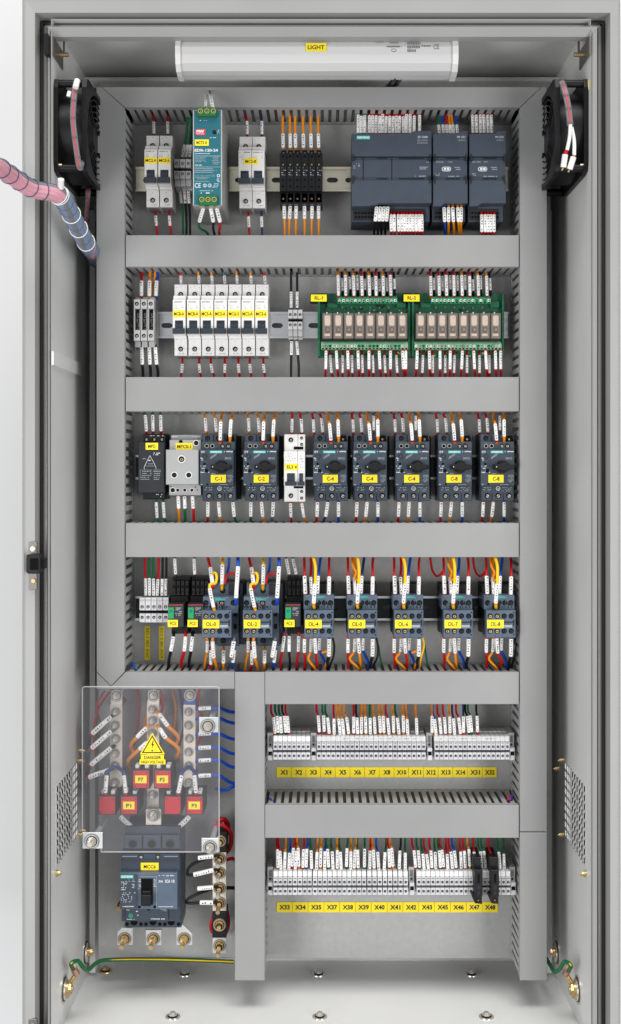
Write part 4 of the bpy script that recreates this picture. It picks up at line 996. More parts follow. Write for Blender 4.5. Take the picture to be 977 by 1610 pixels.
def endbr(x, y0, lb):
    R = .018; t = thing('end_bracket', x+4, y0+40, .02, lb, 'end bracket', 'grey end brackets on the terminal strips'); b = MB(t, R)
    b.box(x, y0-1, x+9, y0+22, .022, .062, GREYP, .5); b.box(x+1, y0+21, x+8.5, y0+40, .014, .062, PALE, .5); b.box(x+2, y0+26, x+7.5, y0+32, .0135, .016, HOLE); b.box(x+2.5, y0+3, x+6.5, y0+13, .0215, .024, DGREY, .3); b.disc(x+4.5, y0+17, .022, 1.8, .0006, CHAR, 10)
    b.build('housing', t); return t
up = [430.3+7.25*i for i in range(8)]+[498.3+7.42*i for i in range(23)]+[682.3+7.35*i for i in range(16)]
lo = [430.3+7.6*i for i in range(8)]+[492+7.66*i for i in range(11)]+[577+8.1*i for i in range(8)]+[654.3+7.35*i for i in range(20)]
tb = tblock(up[0], 1154.5, 'first terminal from left in the upper strip above tag X1')
for i, x in enumerate(up[1:]):
    dup(tb, x-up[0], 0, '%s terminal from left in the upper strip above tags X1 to X32' % ORDS[i+1])
for i, x in enumerate(lo):
    dup(tb, x-up[0], 211.5, '%s terminal from left in the lower strip above tags X33 to X48' % ORDS[i])
for x, y0, lb in ((488.8, 1154.5, 'grey end bracket after the eighth terminal of the upper strip'), (671, 1154.5, 'grey end bracket right of the middle of the upper strip'), (800.5, 1154.5, 'grey end bracket at the right end of the upper strip'), (420.5, 1154.5, 'grey end bracket at the left end of the upper strip'),
                  (643, 1366, 'grey end bracket in the middle of the lower strip'), (420.5, 1366, 'grey end bracket at the left end of the lower strip'), (802, 1366, 'grey end bracket at the right end of the lower strip')): endbr(x, y0, lb)
# clear marker carriers along the top of the upper strip
for i, (x0, x1) in enumerate(((498.5, 668), (682.5, 799.5))):
    c = W((x0+x1)/2, 1164, .01); b = MB(c, .012); b.box(x0, 1158, x1, 1164.5, .008, .0115, glassy('clear_strip_plastic', (.97,.97,.97), .3, .1) if i == 0 else MATS['clear_strip_plastic'], .3)
    b.dash(x0+40*(1-i), 1159.5, x1-10, 1162.5, .0079, INKG, 1, 2, .35)
    tag(b.build('marker_carrier'), ['long clear marker carrier over the middle of the upper terminal strip', 'short clear marker carrier over the right third of the upper terminal strip'][i], 'marker strip')
# black test plugs on lower strip
def tplug(x, lb):
    R = -.01; t = thing('disconnect_plug', x+6, 1423, R, lb, 'test plug', 'tall black plugs clipped on the lower terminal strip'); b = MB(t, R)
    b.box(x, 1353, x+12.5, 1369, .004, .05, BLACK, .7); b.box(x+.5, 1368, x+13, 1410, -.01, .05, BLACK, .8); b.poly([(x-3, 1409), (x+13, 1409), (x+13, 1424), (x+2, 1423), (x-3, 1412)], -.004, .03, BLACK, .7)
    b.box(x+5, 1374, x+8.5, 1388, -.0104, -.008, HOLE, .3); b.box(x+5, 1393, x+9, 1399, -.0104, -.008, CHAR, .3); b.box(x+5, 1402, x+9, 1407, -.0104, -.008, CHAR, .3); b.ring(x+6.5, 1361, .004, 3, 1.8, .0008, CHAR)
    b.build('housing', t); s_ = MB(t, R); s_.screw(x+7, 1417.5, -.004, 2.4, BRASS, core=.5); s_.build('clamp_screw', t); return t
tp = tplug(746, 'left one of two tall black plugs covering part of tag X47'); dup(tp, 26, 0, 'right one of two tall black plugs covering part of tag X48')
# yellow tags on the plate
def tags(names, x0, x1, y0, y1):
    n = len(names); w = (x1-x0)/n
    for i, s_ in enumerate(names):
        a = x0+w*i; c = W(a+w/2, y1, .085); b = MB(c, .085)
        b.box(a+.25, y0, a+w-.25, y1, .0838, .0849, YELD, .15); b.text(s_, a+w*(.18 if len(s_) > 2 else .27), y0+4.3, a+w*(.84 if len(s_) > 2 else .75), y1-4.3, .0838, INK, bold=.035)
        mo = b.build('marker_tag'); mo.rotation_euler.y = math.radians(random.uniform(-.5, .5))
        tag(mo, 'yellow tag printed %s on the plate below the %s terminal strip' % (s_, 'upper' if y0 < 1300 else 'lower'), 'label', 'yellow tags below the terminal strips')
tags(['X1','X2','X3','X4','X5','X6','X7','X8','X10','X11','X12','X13','X14','X31','X32'], 435, 781.5, 1206, 1222)
tags(['X33','X34','X35','X37','X38','X39','X40','X41','X42','X43','X45','X46','X47','X48'], 435, 783, 1418, 1434)

# ------------------------------------------------------------------ lower left: busbars
def bolt(root, px, py, Y, r=6.5, m=NICKEL, long=.012, R=None, name='bolt', washer=None):
    b = MB(root, Y if R is None else R)
    b.disc(px, py, Y, r*1.42, .0008, INKG, 22); b.disc(px, py, Y-.0008, r*1.28, .0009, washer or m, 22); b.disc(px, py, Y-.0012, r*1.06, .0009, INK, 20); b.disc(px, py, Y-.0012, r*.88, .0012, m, 20)
    b.hexn(px, py, Y-.0024, r*.8, .005, m); b.disc(px, py, Y-.0074, r*.5, long-.004, m, 12, r2=r*.45)
    b.ring(px, py, Y-.0074, r*.72, r*.52, .0006, HOLE if m is BRASS else m)
    b.build(name, root)
BY = .035
def busbar(x0, x1, y0, y1, bolts, topm, lb, extra=()):
    t = thing('busbar', (x0+x1)/2, y1, BY, lb, 'busbar', 'tinned busbars behind the clear cover'); b = MB(t, BY)
    b.rbox(x0, y0, x1, y1, BY, BY+.005, TIN, 4, .6); b.build('bar', t)
    b = MB(t, BY); b.box(x0+2.5, 1084, x1+1, 1107, BY-.006, BY, topm, .6); b.build('top_link', t)
    cx = (x0+x1)/2
    bolt(t, cx+1, 1093, BY-.006, 7.2)
    for y in bolts: bolt(t, cx+random.uniform(-1, .5), y, BY, 5.2)
    return t
def insul(t, x, y):                                       # standoff between bar and plate
    b = MB(t, BY); b.disc(x, y, .085, 8, .045, mat('red_brown_insulator', (.18,.02,.02), .4), 16); b.build('standoff_insulator', t)
b1 = busbar(173, 192.3, 1106, 1238, (1119, 1140, 1161, 1184, 1204, 1230), TIN, 'left busbar with six bolts and red banded white leads')
b2 = busbar(231, 250.5, 1100, 1296, (1115, 1132.5, 1153, 1249), TIN, 'middle long busbar running behind the yellow warning sign')
b3 = busbar(288.5, 307.5, 1106, 1238, (1119, 1140, 1161, 1182, 1204, 1230), BLUEB, 'right busbar topped by a blue link with blue wires at its side')
b = MB(b2, BY); b.box(231, 1269, 255, 1294, BY-.010, BY-.004, TIN, .6); b.build('lower_link', b2); bolt(b2, 242, 1281, BY-.010, 7.5)
for t_, x in ((b1, 182), (b2, 241), (b3, 298)): insul(t_, x, 1112); insul(t_, x, 1225)
# current transformers
def ct(x0, y0, lb):
    R = .004; t = thing('current_transformer', x0+13.5, y0+29, R, lb, 'current transformer', 'square current transformers with red faces'); b = MB(t, R)
    b.box(x0, y0, x0+27.5, y0+30, .004, .060, BLACK, 1); b.box(x0+3, y0-5, x0+9, y0+1, .012, .03, WHITEP, .5); b.box(x0+18, y0-5, x0+24, y0+1, .012, .03, WHITEP, .5); b.build('housing', t)
    b = MB(t, R); b.box(x0+1.2, y0+1.6, x0+26.3, y0+28.8, .0032, .005, REDT, .4); b.build('red_face', t)
    for dx in (4, 23.5):
        for dy in (4.5, 25.5):
            s_ = MB(t, R); s_.disc(x0+dx, y0+dy, .0032, 1.5, .0006, BLACK, 10); s_.disc(x0+dx, y0+dy, .0026, .7, .0003, NICKEL, 8); s_.build('face_screw', t)
    return t
q0 = ct(155, 1251, 'unlabelled red faced transformer at the far left below the left busbar')
q1 = dup(q0, 34.6, 0, 'red faced transformer labelled P1 in the lower row'); q2 = dup(q0, 103, 0, 'unlabelled red faced transformer right of the middle busbar'); q3 = dup(q0, 137.5, 0, 'red faced transformer labelled P3 below the right busbar')
q4 = dup(q0, 53.6, -41, 'red faced transformer labelled P7 below the warning sign, left one'); q5 = dup(q0, 87.4, -41, 'red faced transformer labelled P2 below the warning sign, right one')
for r_, x, y, s_ in ((q1, 189.6, 1251, 'P1'), (q3, 292.5, 1251, 'P3'), (q4, 208.6, 1210, 'P7'), (q5, 242.4, 1210, 'P2')): label_plate(r_, x+4.4, y+9, x+22.4, y+21, .0030, s_, R=.004, pad=.28)
b = MB(q0, .004); b.disc(168.7, 1266, .0032, .7, .0003, INK, 6); b.build('centre_mark', q0)
# clear cover with its three metal tabs
t = thing('clear_cover', 237, 1340, -.045, 'clear acrylic cover bolted over the busbars and red transformers', 'cover')
R = -.045
b = MB(t, R); pts = [(132, 1080), (342, 1080), (344.6, 1082.6), (344.6, 1340), (159, 1340), (159, 1334), (133, 1334), (129.4, 1330), (129.4, 1082.6)]
b.poly(pts, R, R+.003, ACRYL, 0, side=ACRYE); b.build('acrylic_sheet', t)
b = MB(t, R)
def edge(x0, y0, x1, y1): b.cyl(W(x0, y0, R)+Vector((0, .0015, 0)), W(x1, y1, R)+Vector((0, .0015, 0)), .0008, .0008, ACRYE, 8)
for i in range(len(pts)): edge(*pts[i], *pts[(i+1) % len(pts)])
b.build('polished_edge', t)
for x0, y0, x1, y1, bx_, by_, r_ in ((130.5, 1308, 162, 1333.5, 145.5, 1321.5, 8), (313.5, 1127, 344, 1151, 327.5, 1141, 8), (317.5, 1317, 344.5, 1338.5, 331, 1331, 7.5)):
    k = MB(t, R); k.box(x0, y0, x1, y1, R-.0025, R-.0005, ZINC, .5); k.build('metal_tab', t); bolt(t, bx_, by_, R-.0025, r_, NICKEL, .013, R)
    k = MB(t, R); k.disc(bx_, by_, .085, 4, .127, ZINC, 12); k.build('standoff_post', t)
# warning sign
t = thing('warning_sign', 240, 1201, R, 'yellow triangular electric hazard sign stuck on the clear cover', 'sign')
b = MB(t, R); Ys = R-.0004
b.poly([(240, 1152.5), (259.5, 1185.5), (220.5, 1185.5)], Ys-.0006, Ys+.0003, YEL); b.poly([(240, 1155.5), (256.6, 1183.7), (223.4, 1183.7)], Ys-.0009, Ys-.0006, INK); b.poly([(240, 1159), (253.3, 1181.8), (226.7, 1181.8)], Ys-.0012, Ys-.0009, YEL)
b.poly([(241.2, 1163.5), (238.4, 1171), (240.3, 1171.2), (239.2, 1177), (242.8, 1169.3), (240.6, 1169), (242.4, 1164.5)], Ys-.0015, Ys-.0012, INK); b.disc(240, 1179.6, Ys-.0012, 1.3, .0003, INK, 12)
b.build('hazard_triangle', t)
b = MB(t, R); b.poly([(222, 1186.5), (258, 1186.5), (258, 1194), (260.5, 1194), (260.5, 1201.5), (220, 1201.5), (220, 1194), (222, 1194)], Ys-.0006, Ys+.0003, YEL)
b.text('DANGER', 227, 1188, 254, 1193.4, Ys-.0006, INK, bold=.02); b.text('HIGH VOLTAGE', 222.5, 1195.4, 258, 1200.2, Ys-.0006, INK, bold=.02); b.build('text_plate', t)

# ------------------------------------------------------------------ moulded case breaker
R = .0; t = thing('main_breaker', 236, 1466, .02, 'large blue grey three pole main breaker with black lever below the clear cover', 'circuit breaker')
b = MB(t, R)
b.box(194, 1306, 282, 1342, .02, .075, BLUEM, .8)
for i in range(3): b.box(193+i*30, 1308, 221+i*30, 1320, .024, .07, BLUEM, .8); b.box(193+i*30, 1318, 221.5+i*30, 1339, .012, .07, BLUEM, 1.2)
b.box(190, 1341.5, 282.5, 1452, .008, .075, BLUEM, 1); b.box(191.5, 1344, 281.5, 1352, .004, .02, BLUEM, .6)
b.box(193, 1450, 283, 1466, .018, .075, BLUEM, .8)
for x in (208, 238, 267): b.disc(x, 1457, .018, 5.5, .0006, HOLE, 18)
for x in (197, 219, 227, 249, 257, 279): b.disc(x, 1460.5, .018, 2.8, .0006, HOLE, 12)
b.box(191, 1347.4, 215, 1348.2, .0035, .006, WINKD); b.box(258, 1347.4, 280, 1348.2, .0035, .006, WINKD)
b.build('case', t)
for x, y, Y, r in ((207, 1331, .012, 5.6), (237, 1331, .012, 5.6), (266, 1331, .012, 5.6)):
    s_ = MB(t, R); s_.ring(x, y, Y, r*1.3, r, .001, CHAR); s_.disc(x, y, Y, r, .0004, HOLE, 20); s_.build('terminal_hole', t)
for x, y, Y in ((216, 1313, .024), (245, 1313, .024), (272, 1313, .024), (221.3, 1348.5, .004), (247.8, 1348.5, .004)):
    s_ = MB(t, R); s_.screw(x, y, Y, 3.2, NICKEL, rim=CHAR, core=.7); s_.build('case_screw', t)
b = MB(t, R); b.box(189, 1371.5, 279.5, 1429, -.002, .03, BLUEL, .9); b.box(190, 1372.6, 216.6, 1428, -.0023, 0, BLUEM, .2); b.box(217.4, 1375, 217.9, 1428, -.0024, 0, CHAR)
b.box(246.5, 1378, 247, 1427, -.0023, 0, WINKD); b.box(221, 1377.5, 247, 1378, -.0023, 0, WINKD)
b.box(222, 1380, 241.5, 1422, -.0024, 0, CHAR, .4); b.box(223.2, 1381, 240.4, 1421, -.0030, 0, HOLE); b.disc(220, 1425, -.002, 2.1, .0005, HOLE, 12); b.disc(244, 1425, -.002, 2.3, .0005, HOLE, 12)
b.build('front_cover', t)
b = MB(t, R); b.box(224.5, 1402, 239.5, 1419.5, -.014, 0, BLACK, 1.2); b.box(225.5, 1398, 238.6, 1404, -.008, 0, BLACK, .8); b.build('lever', t)
b = MB(t, R)
b.box(190.4, 1374.6, 210.6, 1380, -.0030, -.001, CYAN, .2); b.text('SIEMENS', 191.6, 1375.7, 209.4, 1379, -.003, WHITEL, bold=.03)
b.dash(190.8, 1385, 202, 1400, -.0024, WINK, 5, 1.8, .7, th=.4); b.dash(203, 1382, 215, 1386.5, -.0024, WINKD, 2, 2.4, .6, th=.5); b.dash(208, 1389, 213, 1396, -.0024, WINK, 3, 1.7, .7, th=.4); b.dash(190.8, 1402, 214, 1419, -.0024, WINK, 6, 1.8, .45, th=.35); b.dash(191, 1423.5, 215, 1426, -.0024, WINK, 1, 2.4, .7)
b.dash(218, 1382, 222, 1398, -.002, WINK, 6, 1.6, .7, th=.4); b.dash(241.8, 1382, 246, 1398, -.002, WINK, 5, 1.8, .6, th=.4); b.dash(250, 1375, 259, 1377.4, -.002, WINK, 1, 1.6, .8); b.dash(262, 1375, 276, 1378, -.002, WINK, 1, 2, .9)
b.text('3VA', 250, 1383, 257, 1386.8, -.002, WINK, bold=.03); b.text('IC6 10', 260.5, 1382, 275, 1387.2, -.002, WINK, bold=.03); b.dash(249, 1424, 275, 1426, -.002, WINK, 1, 1.8, .85)
b.dash(249, 1430.8, 262, 1434.5, .008, WINKD, 2, 1.6, .9)
b.build('printed_marking', t)
b = MB(t, R); b.box(197, 1430, 264, 1449, .005, .02, BLUEM, .5); b.disc(233, 1430.5, .0045, 2.8, .0004, HOLE, 14); b.ring(205, 1441.5, .005, 3.5, 2.4, .0008, mat('green_dial', (.03,.35,.22), .3)); b.disc(205, 1441.5, .005, 1.4, .001, mat('green_dial', (0,0,0)), 10)
b.dash(196, 1432, 204, 1434, .005, WINK, 1, 1.6, .8); b.dash(213, 1434, 217, 1446, .005, WINK, 2, 3, .8, th=.25); b.dash(198, 1447, 216, 1448.5, .005, WINK, 1, 2, .7); b.dash(236, 1446, 263, 1448.5, .005, WINK, 1, 1.8, .8); b.dash(252, 1431, 263, 1435, .005, WINKD, 2, 1.6, .8)
b.build('trip_unit', t)
label_plate(t, 220.5, 1359, 248.6, 1371, .0076, 'MCC6', R=.0, pad=.16)
for i, (x0, x1, cx, cl) in enumerate(((184.5, 209, 196.5, 0), (229.5, 254, 241.5, 1), (277.5, 302.5, 290, 2))):
    k = thing('terminal_tab', cx, 1486, .03, ['left', 'middle', 'right'][i]+' silver tab with brass bolt under the main breaker', 'connection tab', 'bolted tabs under the main breaker'); b = MB(k, .03)
    pts = [(x0, 1466), (x0+7, 1459), (x1, 1459), (x1, 1486), (x0, 1486)] if i == 0 else ([(x0, 1462), (x1, 1462), (x1, 1486), (x0, 1486)] if i == 1 else [(x0, 1459), (x0+8, 1452), (x1, 1468), (x1, 1486), (x0, 1486)])
    b.poly(pts, .03, .034, ZINC, .5); b.build('tab_plate', k)
    bolt(k, cx, 1476, .03, 7.4, BRASS, .005, name='washer_stack'); b = MB(k, .03); P_ = W(cx, 1476, .03); b.cyl(P_+Vector((0, -.006, 0)), P_+Vector((0, -.030, -.001)), .0034, .0032, BRASS, 12); b.cyl(P_+Vector((0, -.0085, 0)), P_+Vector((0, -.0145, 0)), .0055, .005, BRASS, 6, False); b.build('stud', k)
b = MB(W(185, 1434, .05), .05); b.disc(186, 1434, .085, 8, .006, BRASS, 18); b.disc(186, 1434, .079, 5, .02, BRASS, 6); b.disc(186, 1434, .079, 6.5, .004, HOLE, 14); tag(b.build('brass_bolt'), 'brass bolt half hidden behind the left edge of the main breaker', 'bolt')

# ------------------------------------------------------------------ vertical bolted bar right of main breaker
t = thing('neutral_bar', 345, 1498, .03, 'upright bar with black and silver sections and a column of brass bolts', 'busbar')
Yb = .03; b = MB(t, Yb); b.box(334.5, 1339.5, 356, 1432.5, Yb, Yb+.005, TIN, .5); b.box(334.5, 1473.5, 356, 1498.5, Yb, Yb+.005, ZINC, .5); b.build('bar', t)
b = MB(t, Yb); b.box(334.5, 1308, 357, 1339, Yb-.004, Yb+.03, BLACK, .6); b.build('insulator_block', t); b = MB(t, Yb); b.box(334.5, 1433, 356.5, 1473, Yb-.004, Yb+.03, BLACK, .6); b.build('insulator_block', t)
for y in (1350, 1372, 1396, 1419): bolt(t, 345.5, y, Yb, 7, BRASS, .006)
bolt(t, 345.5, 1454, Yb-.004, 7.4, BRASS, .010); bolt(t, 345.5, 1486.5, Yb, 7, BRASS, .010); bolt(t, 347, 1322, Yb-.004, 6.5, BRASS, .008)
for y in (1352, 1374, 1400, 1424, 1491):
    P_ = W(344.5, y, Yb); b = MB(t, Yb); b.cyl(P_+Vector((0, -.008, 0)), P_+Vector((0, -.022, -.002)), .0033, .003, BRASS if y > 1410 else NICKEL, 10); b.build('stud', t)
# ------------------------------------------------------------------ wires
WR = []
def wire(P, col, where, sl=None, r=1.9, sr=3.0, tip=None, ferr=True, fr=None, px=None):
    """P list of (px,py,Y); sl=(i,j) control indices covered by the sleeve; tip=(i, colour) collar"""
    WR.append(dict(P=P, c=col, w=where, sl=sl, r=r, sr=sr, tip=tip, ferr=ferr, px=P[-1][0] if px is None else px))
def marks(b, pts, r):
    n = len(pts); L = sum((pts[i+1]-pts[i]).length for i in range(n-1)); k = max(3, int(L/.0036)); acc = 0; tgt = [(j+.8)/(k+.9)*L for j in range(k)]; ti = 0
    for i in range(n-1):
        d = (pts[i+1]-pts[i]); l = d.length; dn = d.normalized()
        while ti < k and acc+l >= tgt[ti]:
            c = pts[i]+dn*(tgt[ti]-acc); fwd = Vector((0, -1, 0)); fwd = (fwd-dn*fwd.dot(dn)).normalized(); sd = dn.cross(fwd)
            if random.random() < .85:
                h = .0008*random.uniform(.5, 1.3); w_ = r*random.uniform(.16, .36); o = random.uniform(-.15, .15)*r
                vs = []
                for e in (-1, 1):
                    for j in (-1, 0, 1):
                        x = o+j*w_; vs.append(c+dn*(e*h)+sd*x+fwd*(math.sqrt(max(r*r-x*x, 0))+.00012))
                b.add(vs, [(0, 1, 4, 3), (1, 2, 5, 4)], INK)
            ti += 1
        acc += l
def build_wire(d, one=None):
    P = [W(*p) if not isinstance(p, Vector) else p for p in d['P']]; q, idx = spline(P, 5)
    if one is None: b = MB(P[0])
    else: b = one
    # part of the wire outside the sleeve
    segs = [(0, len(q)-1)]
    b.tube(q, d['r']*S, WC[d['c']], 8)
    if d['ferr'] and d['sl']: pass
    if d['tip']:
        i, c = d['tip']; k = idx[i]; k2 = min(k+1, len(q)-1) if k < len(q)-1 else k; a = q[k]; e = q[k2] if k2 != k else q[k-1]
        dd = (e-a).normalized(); b.tube([a-dd*.0012, a+dd*.0026], d['sr']*S*.98, WC[c] if c in WC else COPPER, 8)
    o = None
    if one is None: o = b.build('wire')
    if d['sl']:
        i, j = d['sl']; pts = q[idx[i]:idx[j]+1]
        if one is None:
            s_ = MB(P[0]); s_.tube(pts, d['sr']*S, SLV, 10); marks(s_, pts, d['sr']*S); so = s_.build('marker_sleeve', o)
        else:
            b.tube(pts, d['sr']*S, SLV, 8); marks(b, pts, d['sr']*S)
    return o
J = lambda a: random.uniform(-a, a)
def down(xd, xt, yd, a, bb, ye, col, where, Y=.03, Yt=None, tip=None, sr=3.0, r=1.9, bend=0):
    """from a duct above (yd) down into a terminal at ye"""
    Yt = Y if Yt is None else Yt
    P = [(xd, yd-9, .045), (xd+bend, (yd+a)/2, (.045+Y)/2), (xt+(xd-xt)*.45, a, Y), (xt, bb, Yt), (xt+J(.3), ye+4, Yt+.012)]
    wire(P, col, where, (2, 3), r, sr, tip)
def up_(xt, xd, ys, a, bb, yd, col, where, Y=.03, Yt=None, tip=None, sr=3.0, r=1.9, bend=0):
    """from a terminal (ys) down past its sleeve into the duct below at yd"""
    Yt = Y if Yt is None else Yt
    P = [(xt, ys-4, Yt+.012), (xt, a, Yt), (xt+(xd-xt)*.55, bb, Y), (xd+bend, (bb+yd)/2+1, (Y+.045)/2), (xd, yd+10, .045)]
    wire(P, col, where, (1, 2), r, sr, tip, px=xt)
# row 1 tops
for x, a in ((241, 242.5), (263.5, 264.5)): down(x, a, 178, 192, 210, 211, 'red', 'above the left pair of white breakers', .04, sr=2.6, tip=(2, 'red'))
for x, a, c in ((294.5, 287, 'green'), (300, 292.5, 'green'), (303, 298.5, 'black')): down(x, a, 176, 228, 247, 249, c, 'above three grey terminals by the power supply', .05, sr=2.6)
for x, a, c in ((387.8, 389, 'red'), (411.5, 412, 'navy')): down(x, a, 178, 191, 211, 213, c, 'above the double white breaker', .04, sr=2.6, tip=(2, c))
for x in (445.5, 456.8, 465, 477.5, 489.5, 501.3): down(x-.8, x, 176, 211, 232, 235, 'orange', 'above the narrow black blocks', .04, sr=2.9, r=2.1)
wire([(325, 150, -.02), (324, 160, -.04), (323, 173, -.045)], 'grey', 'at the very top of the power supply', (0, 2), 1.5, 2.5)
wire([(330, 143, .0), (331.5, 150, -.03), (333, 160, -.045), (336, 174, -.045)], 'grey', 'at the very top of the power supply', (1, 3), 1.5, 3)
px = [188,204,219,242,257,272,287,302,317,333,350,365,380,397,413,430,447,472]; cs = ['green']*3+['red']*15
for i, (x, c) in enumerate(zip(px, cs)):
    x = 500+x/2.96; down(x+J(1.5), x+J(.6), 172, 182+J(2), 209, 212, c, 'above the widest controller module', .03, tip=(2, c), sr=2.55, r=1.8)
for x, c in zip((565, 585, 602, 617, 632, 650), ('green', 'blue', 'red', 'orange', 'orange', 'blue')): x = 500+x/2.96; down(x-2+J(1), x, 172, 197, 209, 212, c, 'above the middle controller module', .03, sr=2.5)
for x, c in zip((722, 740, 758, 775, 793, 810), ('red', 'black', 'red', 'red', 'black', 'red')): x = 500+x/2.96; down(x-1.5+J(1), x, 172, 181, 209, 212, c, 'above the right controller module', .03, tip=(2, c), sr=2.55)
# row 1 bottoms
for x, a in ((245, 247.5), (266.5, 269)): up_(x, a, 330, 340, 355, 370, 'red', 'below the left pair of white breakers', .04, Yt=.04, sr=2.5, tip=(2, 'red'))
for x, a, c in ((283, 288, 'green'), (290, 293.5, 'black'), (296.5, 299, 'black')): up_(x, a, 296, 299, 320, 370, c, 'below three grey terminals by the power supply', .05, sr=2.6)
for x, a, c, e in ((320, 314, 'green', 326), (331.5, 335.5, 'black', 337), (341, 346, 'red', 345)): wire([(x, 320, -.035), (x, 327, -.035), (a, 348, -.025), (a, 358, -.005), (e, 366, .02), (e+4, 380, .045)], c, 'below the teal power supply', (1, 2), 2, 3.1, px=x)
for x, a, c in ((391, 392.5, 'red'), (411.5, 412.5, 'navy')): up_(x, a, 331, 341, 357, 370, c, 'below the double white breaker', .04, sr=2.5)
for x in (447, 456.5, 466, 479, 491, 501.2): up_(x, x-1+J(2.5), 317, 321, 344, 370, 'orange', 'below the narrow black blocks', .04, sr=2.9, r=2.1)
for x in (592.5, 598.5, 604, 610): up_(x, x-4, 322, 326, 347, 370, 'black', 'below the widest controller module, black group', .0, Yt=-.002, sr=2.9)
for x in (615, 620, 626.5, 631.5, 636, 640.5, 645, 649.5, 654.5, 659.5, 663.5): up_(x, x+1, 336, 338, 363, 370, 'red', 'below the widest controller module, red group', .004, Yt=.002, tip=(1, 'red'), sr=2.55)
for x, c in zip((698.5, 705.5, 712, 720, 725.5), ('blue', 'orange', 'orange', 'orange', 'orange')): up_(x, x+J(3), 322, 327, 348, 370, c, 'below the middle controller module', .0, Yt=-.002, sr=2.8)
for x in (757.5, 763, 767.5, 772, 777): up_(x, x+.5, 336, 338, 364, 370, 'red', 'below the right controller module', .004, Yt=.002, tip=(1, 'red'), sr=2.55)
# row 2 tops
for x, a, c in ((223, 222.5, 'red'), (236, 235, 'orange'), (248, 245.5, 'blue')): down(x, a, 431, 442, 465, 467, c, 'above the fuse terminals', .035, sr=3.2, r=2.3)
wire([(243, 420, .045), (244, 435, .04), (240, 455, .045), (238, 467, .05)], 'orange', 'above the fuse terminals', None, 2)
for x, c in zip((285.3, 313.5, 334, 353.8, 373.4, 395.4, 417), ('red', 'orange', 'orange', 'teal', 'orange', 'orange', 'red')): down(x-1.5, x, 426, 434, 446, 448, c, 'above the seven white breakers', .045, sr=2.6)
for x in (458, 467.5): down(x, x, 424, 459, 484, 486, 'black', 'above the three small grey terminals', .045, sr=2.4, r=2)
def o4(L): return [480+v/2.791 for v in L]
def relaytop(L1, L2, nm):
    for i, x in enumerate(o4(L1)): down(x-2, x+J(.5), 424, 434+J(1), 465, 466, random.choice(['orange', 'red', 'orange', 'red']), nm+', front row', .028, tip=(3, 'red'), sr=2.45, r=1.7)
    for i, x in enumerate(o4(L2)): down(x-1.5, x+J(.5), 424, 436+J(4), 456+J(2), 466, 'black', nm+', rear row', .034, sr=2.2, r=2.0)
relaytop((147, 180, 214, 250, 282, 313, 345, 376), (165, 198, 230, 265, 297, 328, 360, 393), 'above the left relay board')
relaytop((553, 590, 622, 655, 690, 725, 760, 798), (567, 604, 637, 670, 703, 738, 770, 812), 'above the right relay board')
# row 2 bottoms
for x, a in ((223, 225), (235, 237), (244.5, 248.5)): up_(x, a, 545, 547, 573, 593, 'black', 'below the fuse terminals', .035, sr=3.0, r=2.4)
for x, a in zip((287, 313.5, 332, 353.8, 375, 393, 414.5), (285, 316, 337, 353.5, 377, 395.5, 417)): up_(x, a, 565, 573, 586, 593, 'red', 'below the seven white breakers', .04, sr=2.5)
for x, a in ((458.8, 458), (467, 470)): up_(x, a, 534, 537, 558, 593, 'black', 'below the three small grey terminals', .045, sr=2.4, r=2)
def relaybot(L1, L2, nm):
    for x in o4(L1): up_(x, x+J(3), 548, 552, 580, 593, 'red', nm+', front row', .022, tip=(1, 'red'), sr=2.35)
    for x in o4(L2): up_(x, x+1+J(3), 548, 559, 586, 593, 'red', nm+', rear row', .030, sr=2.2)
relaybot((92, 137, 187, 232, 280, 325, 375, 427, 442), (110, 165, 205, 250, 297, 348, 400), 'below the left relay board')
relaybot((492, 545, 592, 637, 690, 740, 792, 835, 858), (517, 560, 615, 655, 710, 765, 808), 'below the right relay board')
# row 3 tops
for x, a in ((226, 230.5), (239.5, 241), (252, 253.5)): down(x, a, 643, 653, 678, 682, 'green', 'above the black triangle module', .035, tip=(3, 'red'), sr=2.7)
for k, sx in enumerate(SX):
    nm = 'above the %s' % ('starter labelled '+SL[k] if k < 2 else ORDS[k-2]+' starter right of the white breaker')
    if k < 2:
        for x, a, y0, y1, c in ((6, 9, 658, 678, 'orange'), (21.5, 25, 658, 679, 'orange')): down(sx+x, sx+a, 648, y0, y1, 683, c, nm+', rear', .03, tip=(3, 'orange'), sr=2.8)
        for x, a, y0, y1, c in ((33, 31, 664, 692, 'orange'), (50, 46.5, 661, 686, 'orange')): down(sx+x, sx+a, 648, y0, y1, 693, c, nm+', front', .004, tip=(3, 'red' if a == 31 else 'orange'), sr=2.8, r=2.2)
    else:
        for x, a, y0, y1, c in ((0, 2.5, 660, 679, 'red'), (12, 16+J(1), 658, 679, 'red')): down(sx+x, sx+a, 648, y0, y1, 683, c, nm+', rear', .03, sr=2.6)
        for x, a, y0, y1, c in ((24, 29, 667, 692, 'orange'), (39+J(2), 41, 661, 686, 'orange')): down(sx+x, sx+a, 648, y0, y1, 693, c, nm+', front', .004, tip=(3, 'red' if a == 29 else 'orange'), sr=2.8, r=2.2)
        if k in (3, 4, 6): down(sx+34, sx+34.5, 648, 654, 676, 683, 'grey', nm+', grey one', .034, sr=2.2)
for x, a in ((460, 459), (472.5, 475)): down(x, a, 648, 659, 680, 684, 'red', 'above the tall white breaker', .035, tip=(3, 'red'), sr=2.6)
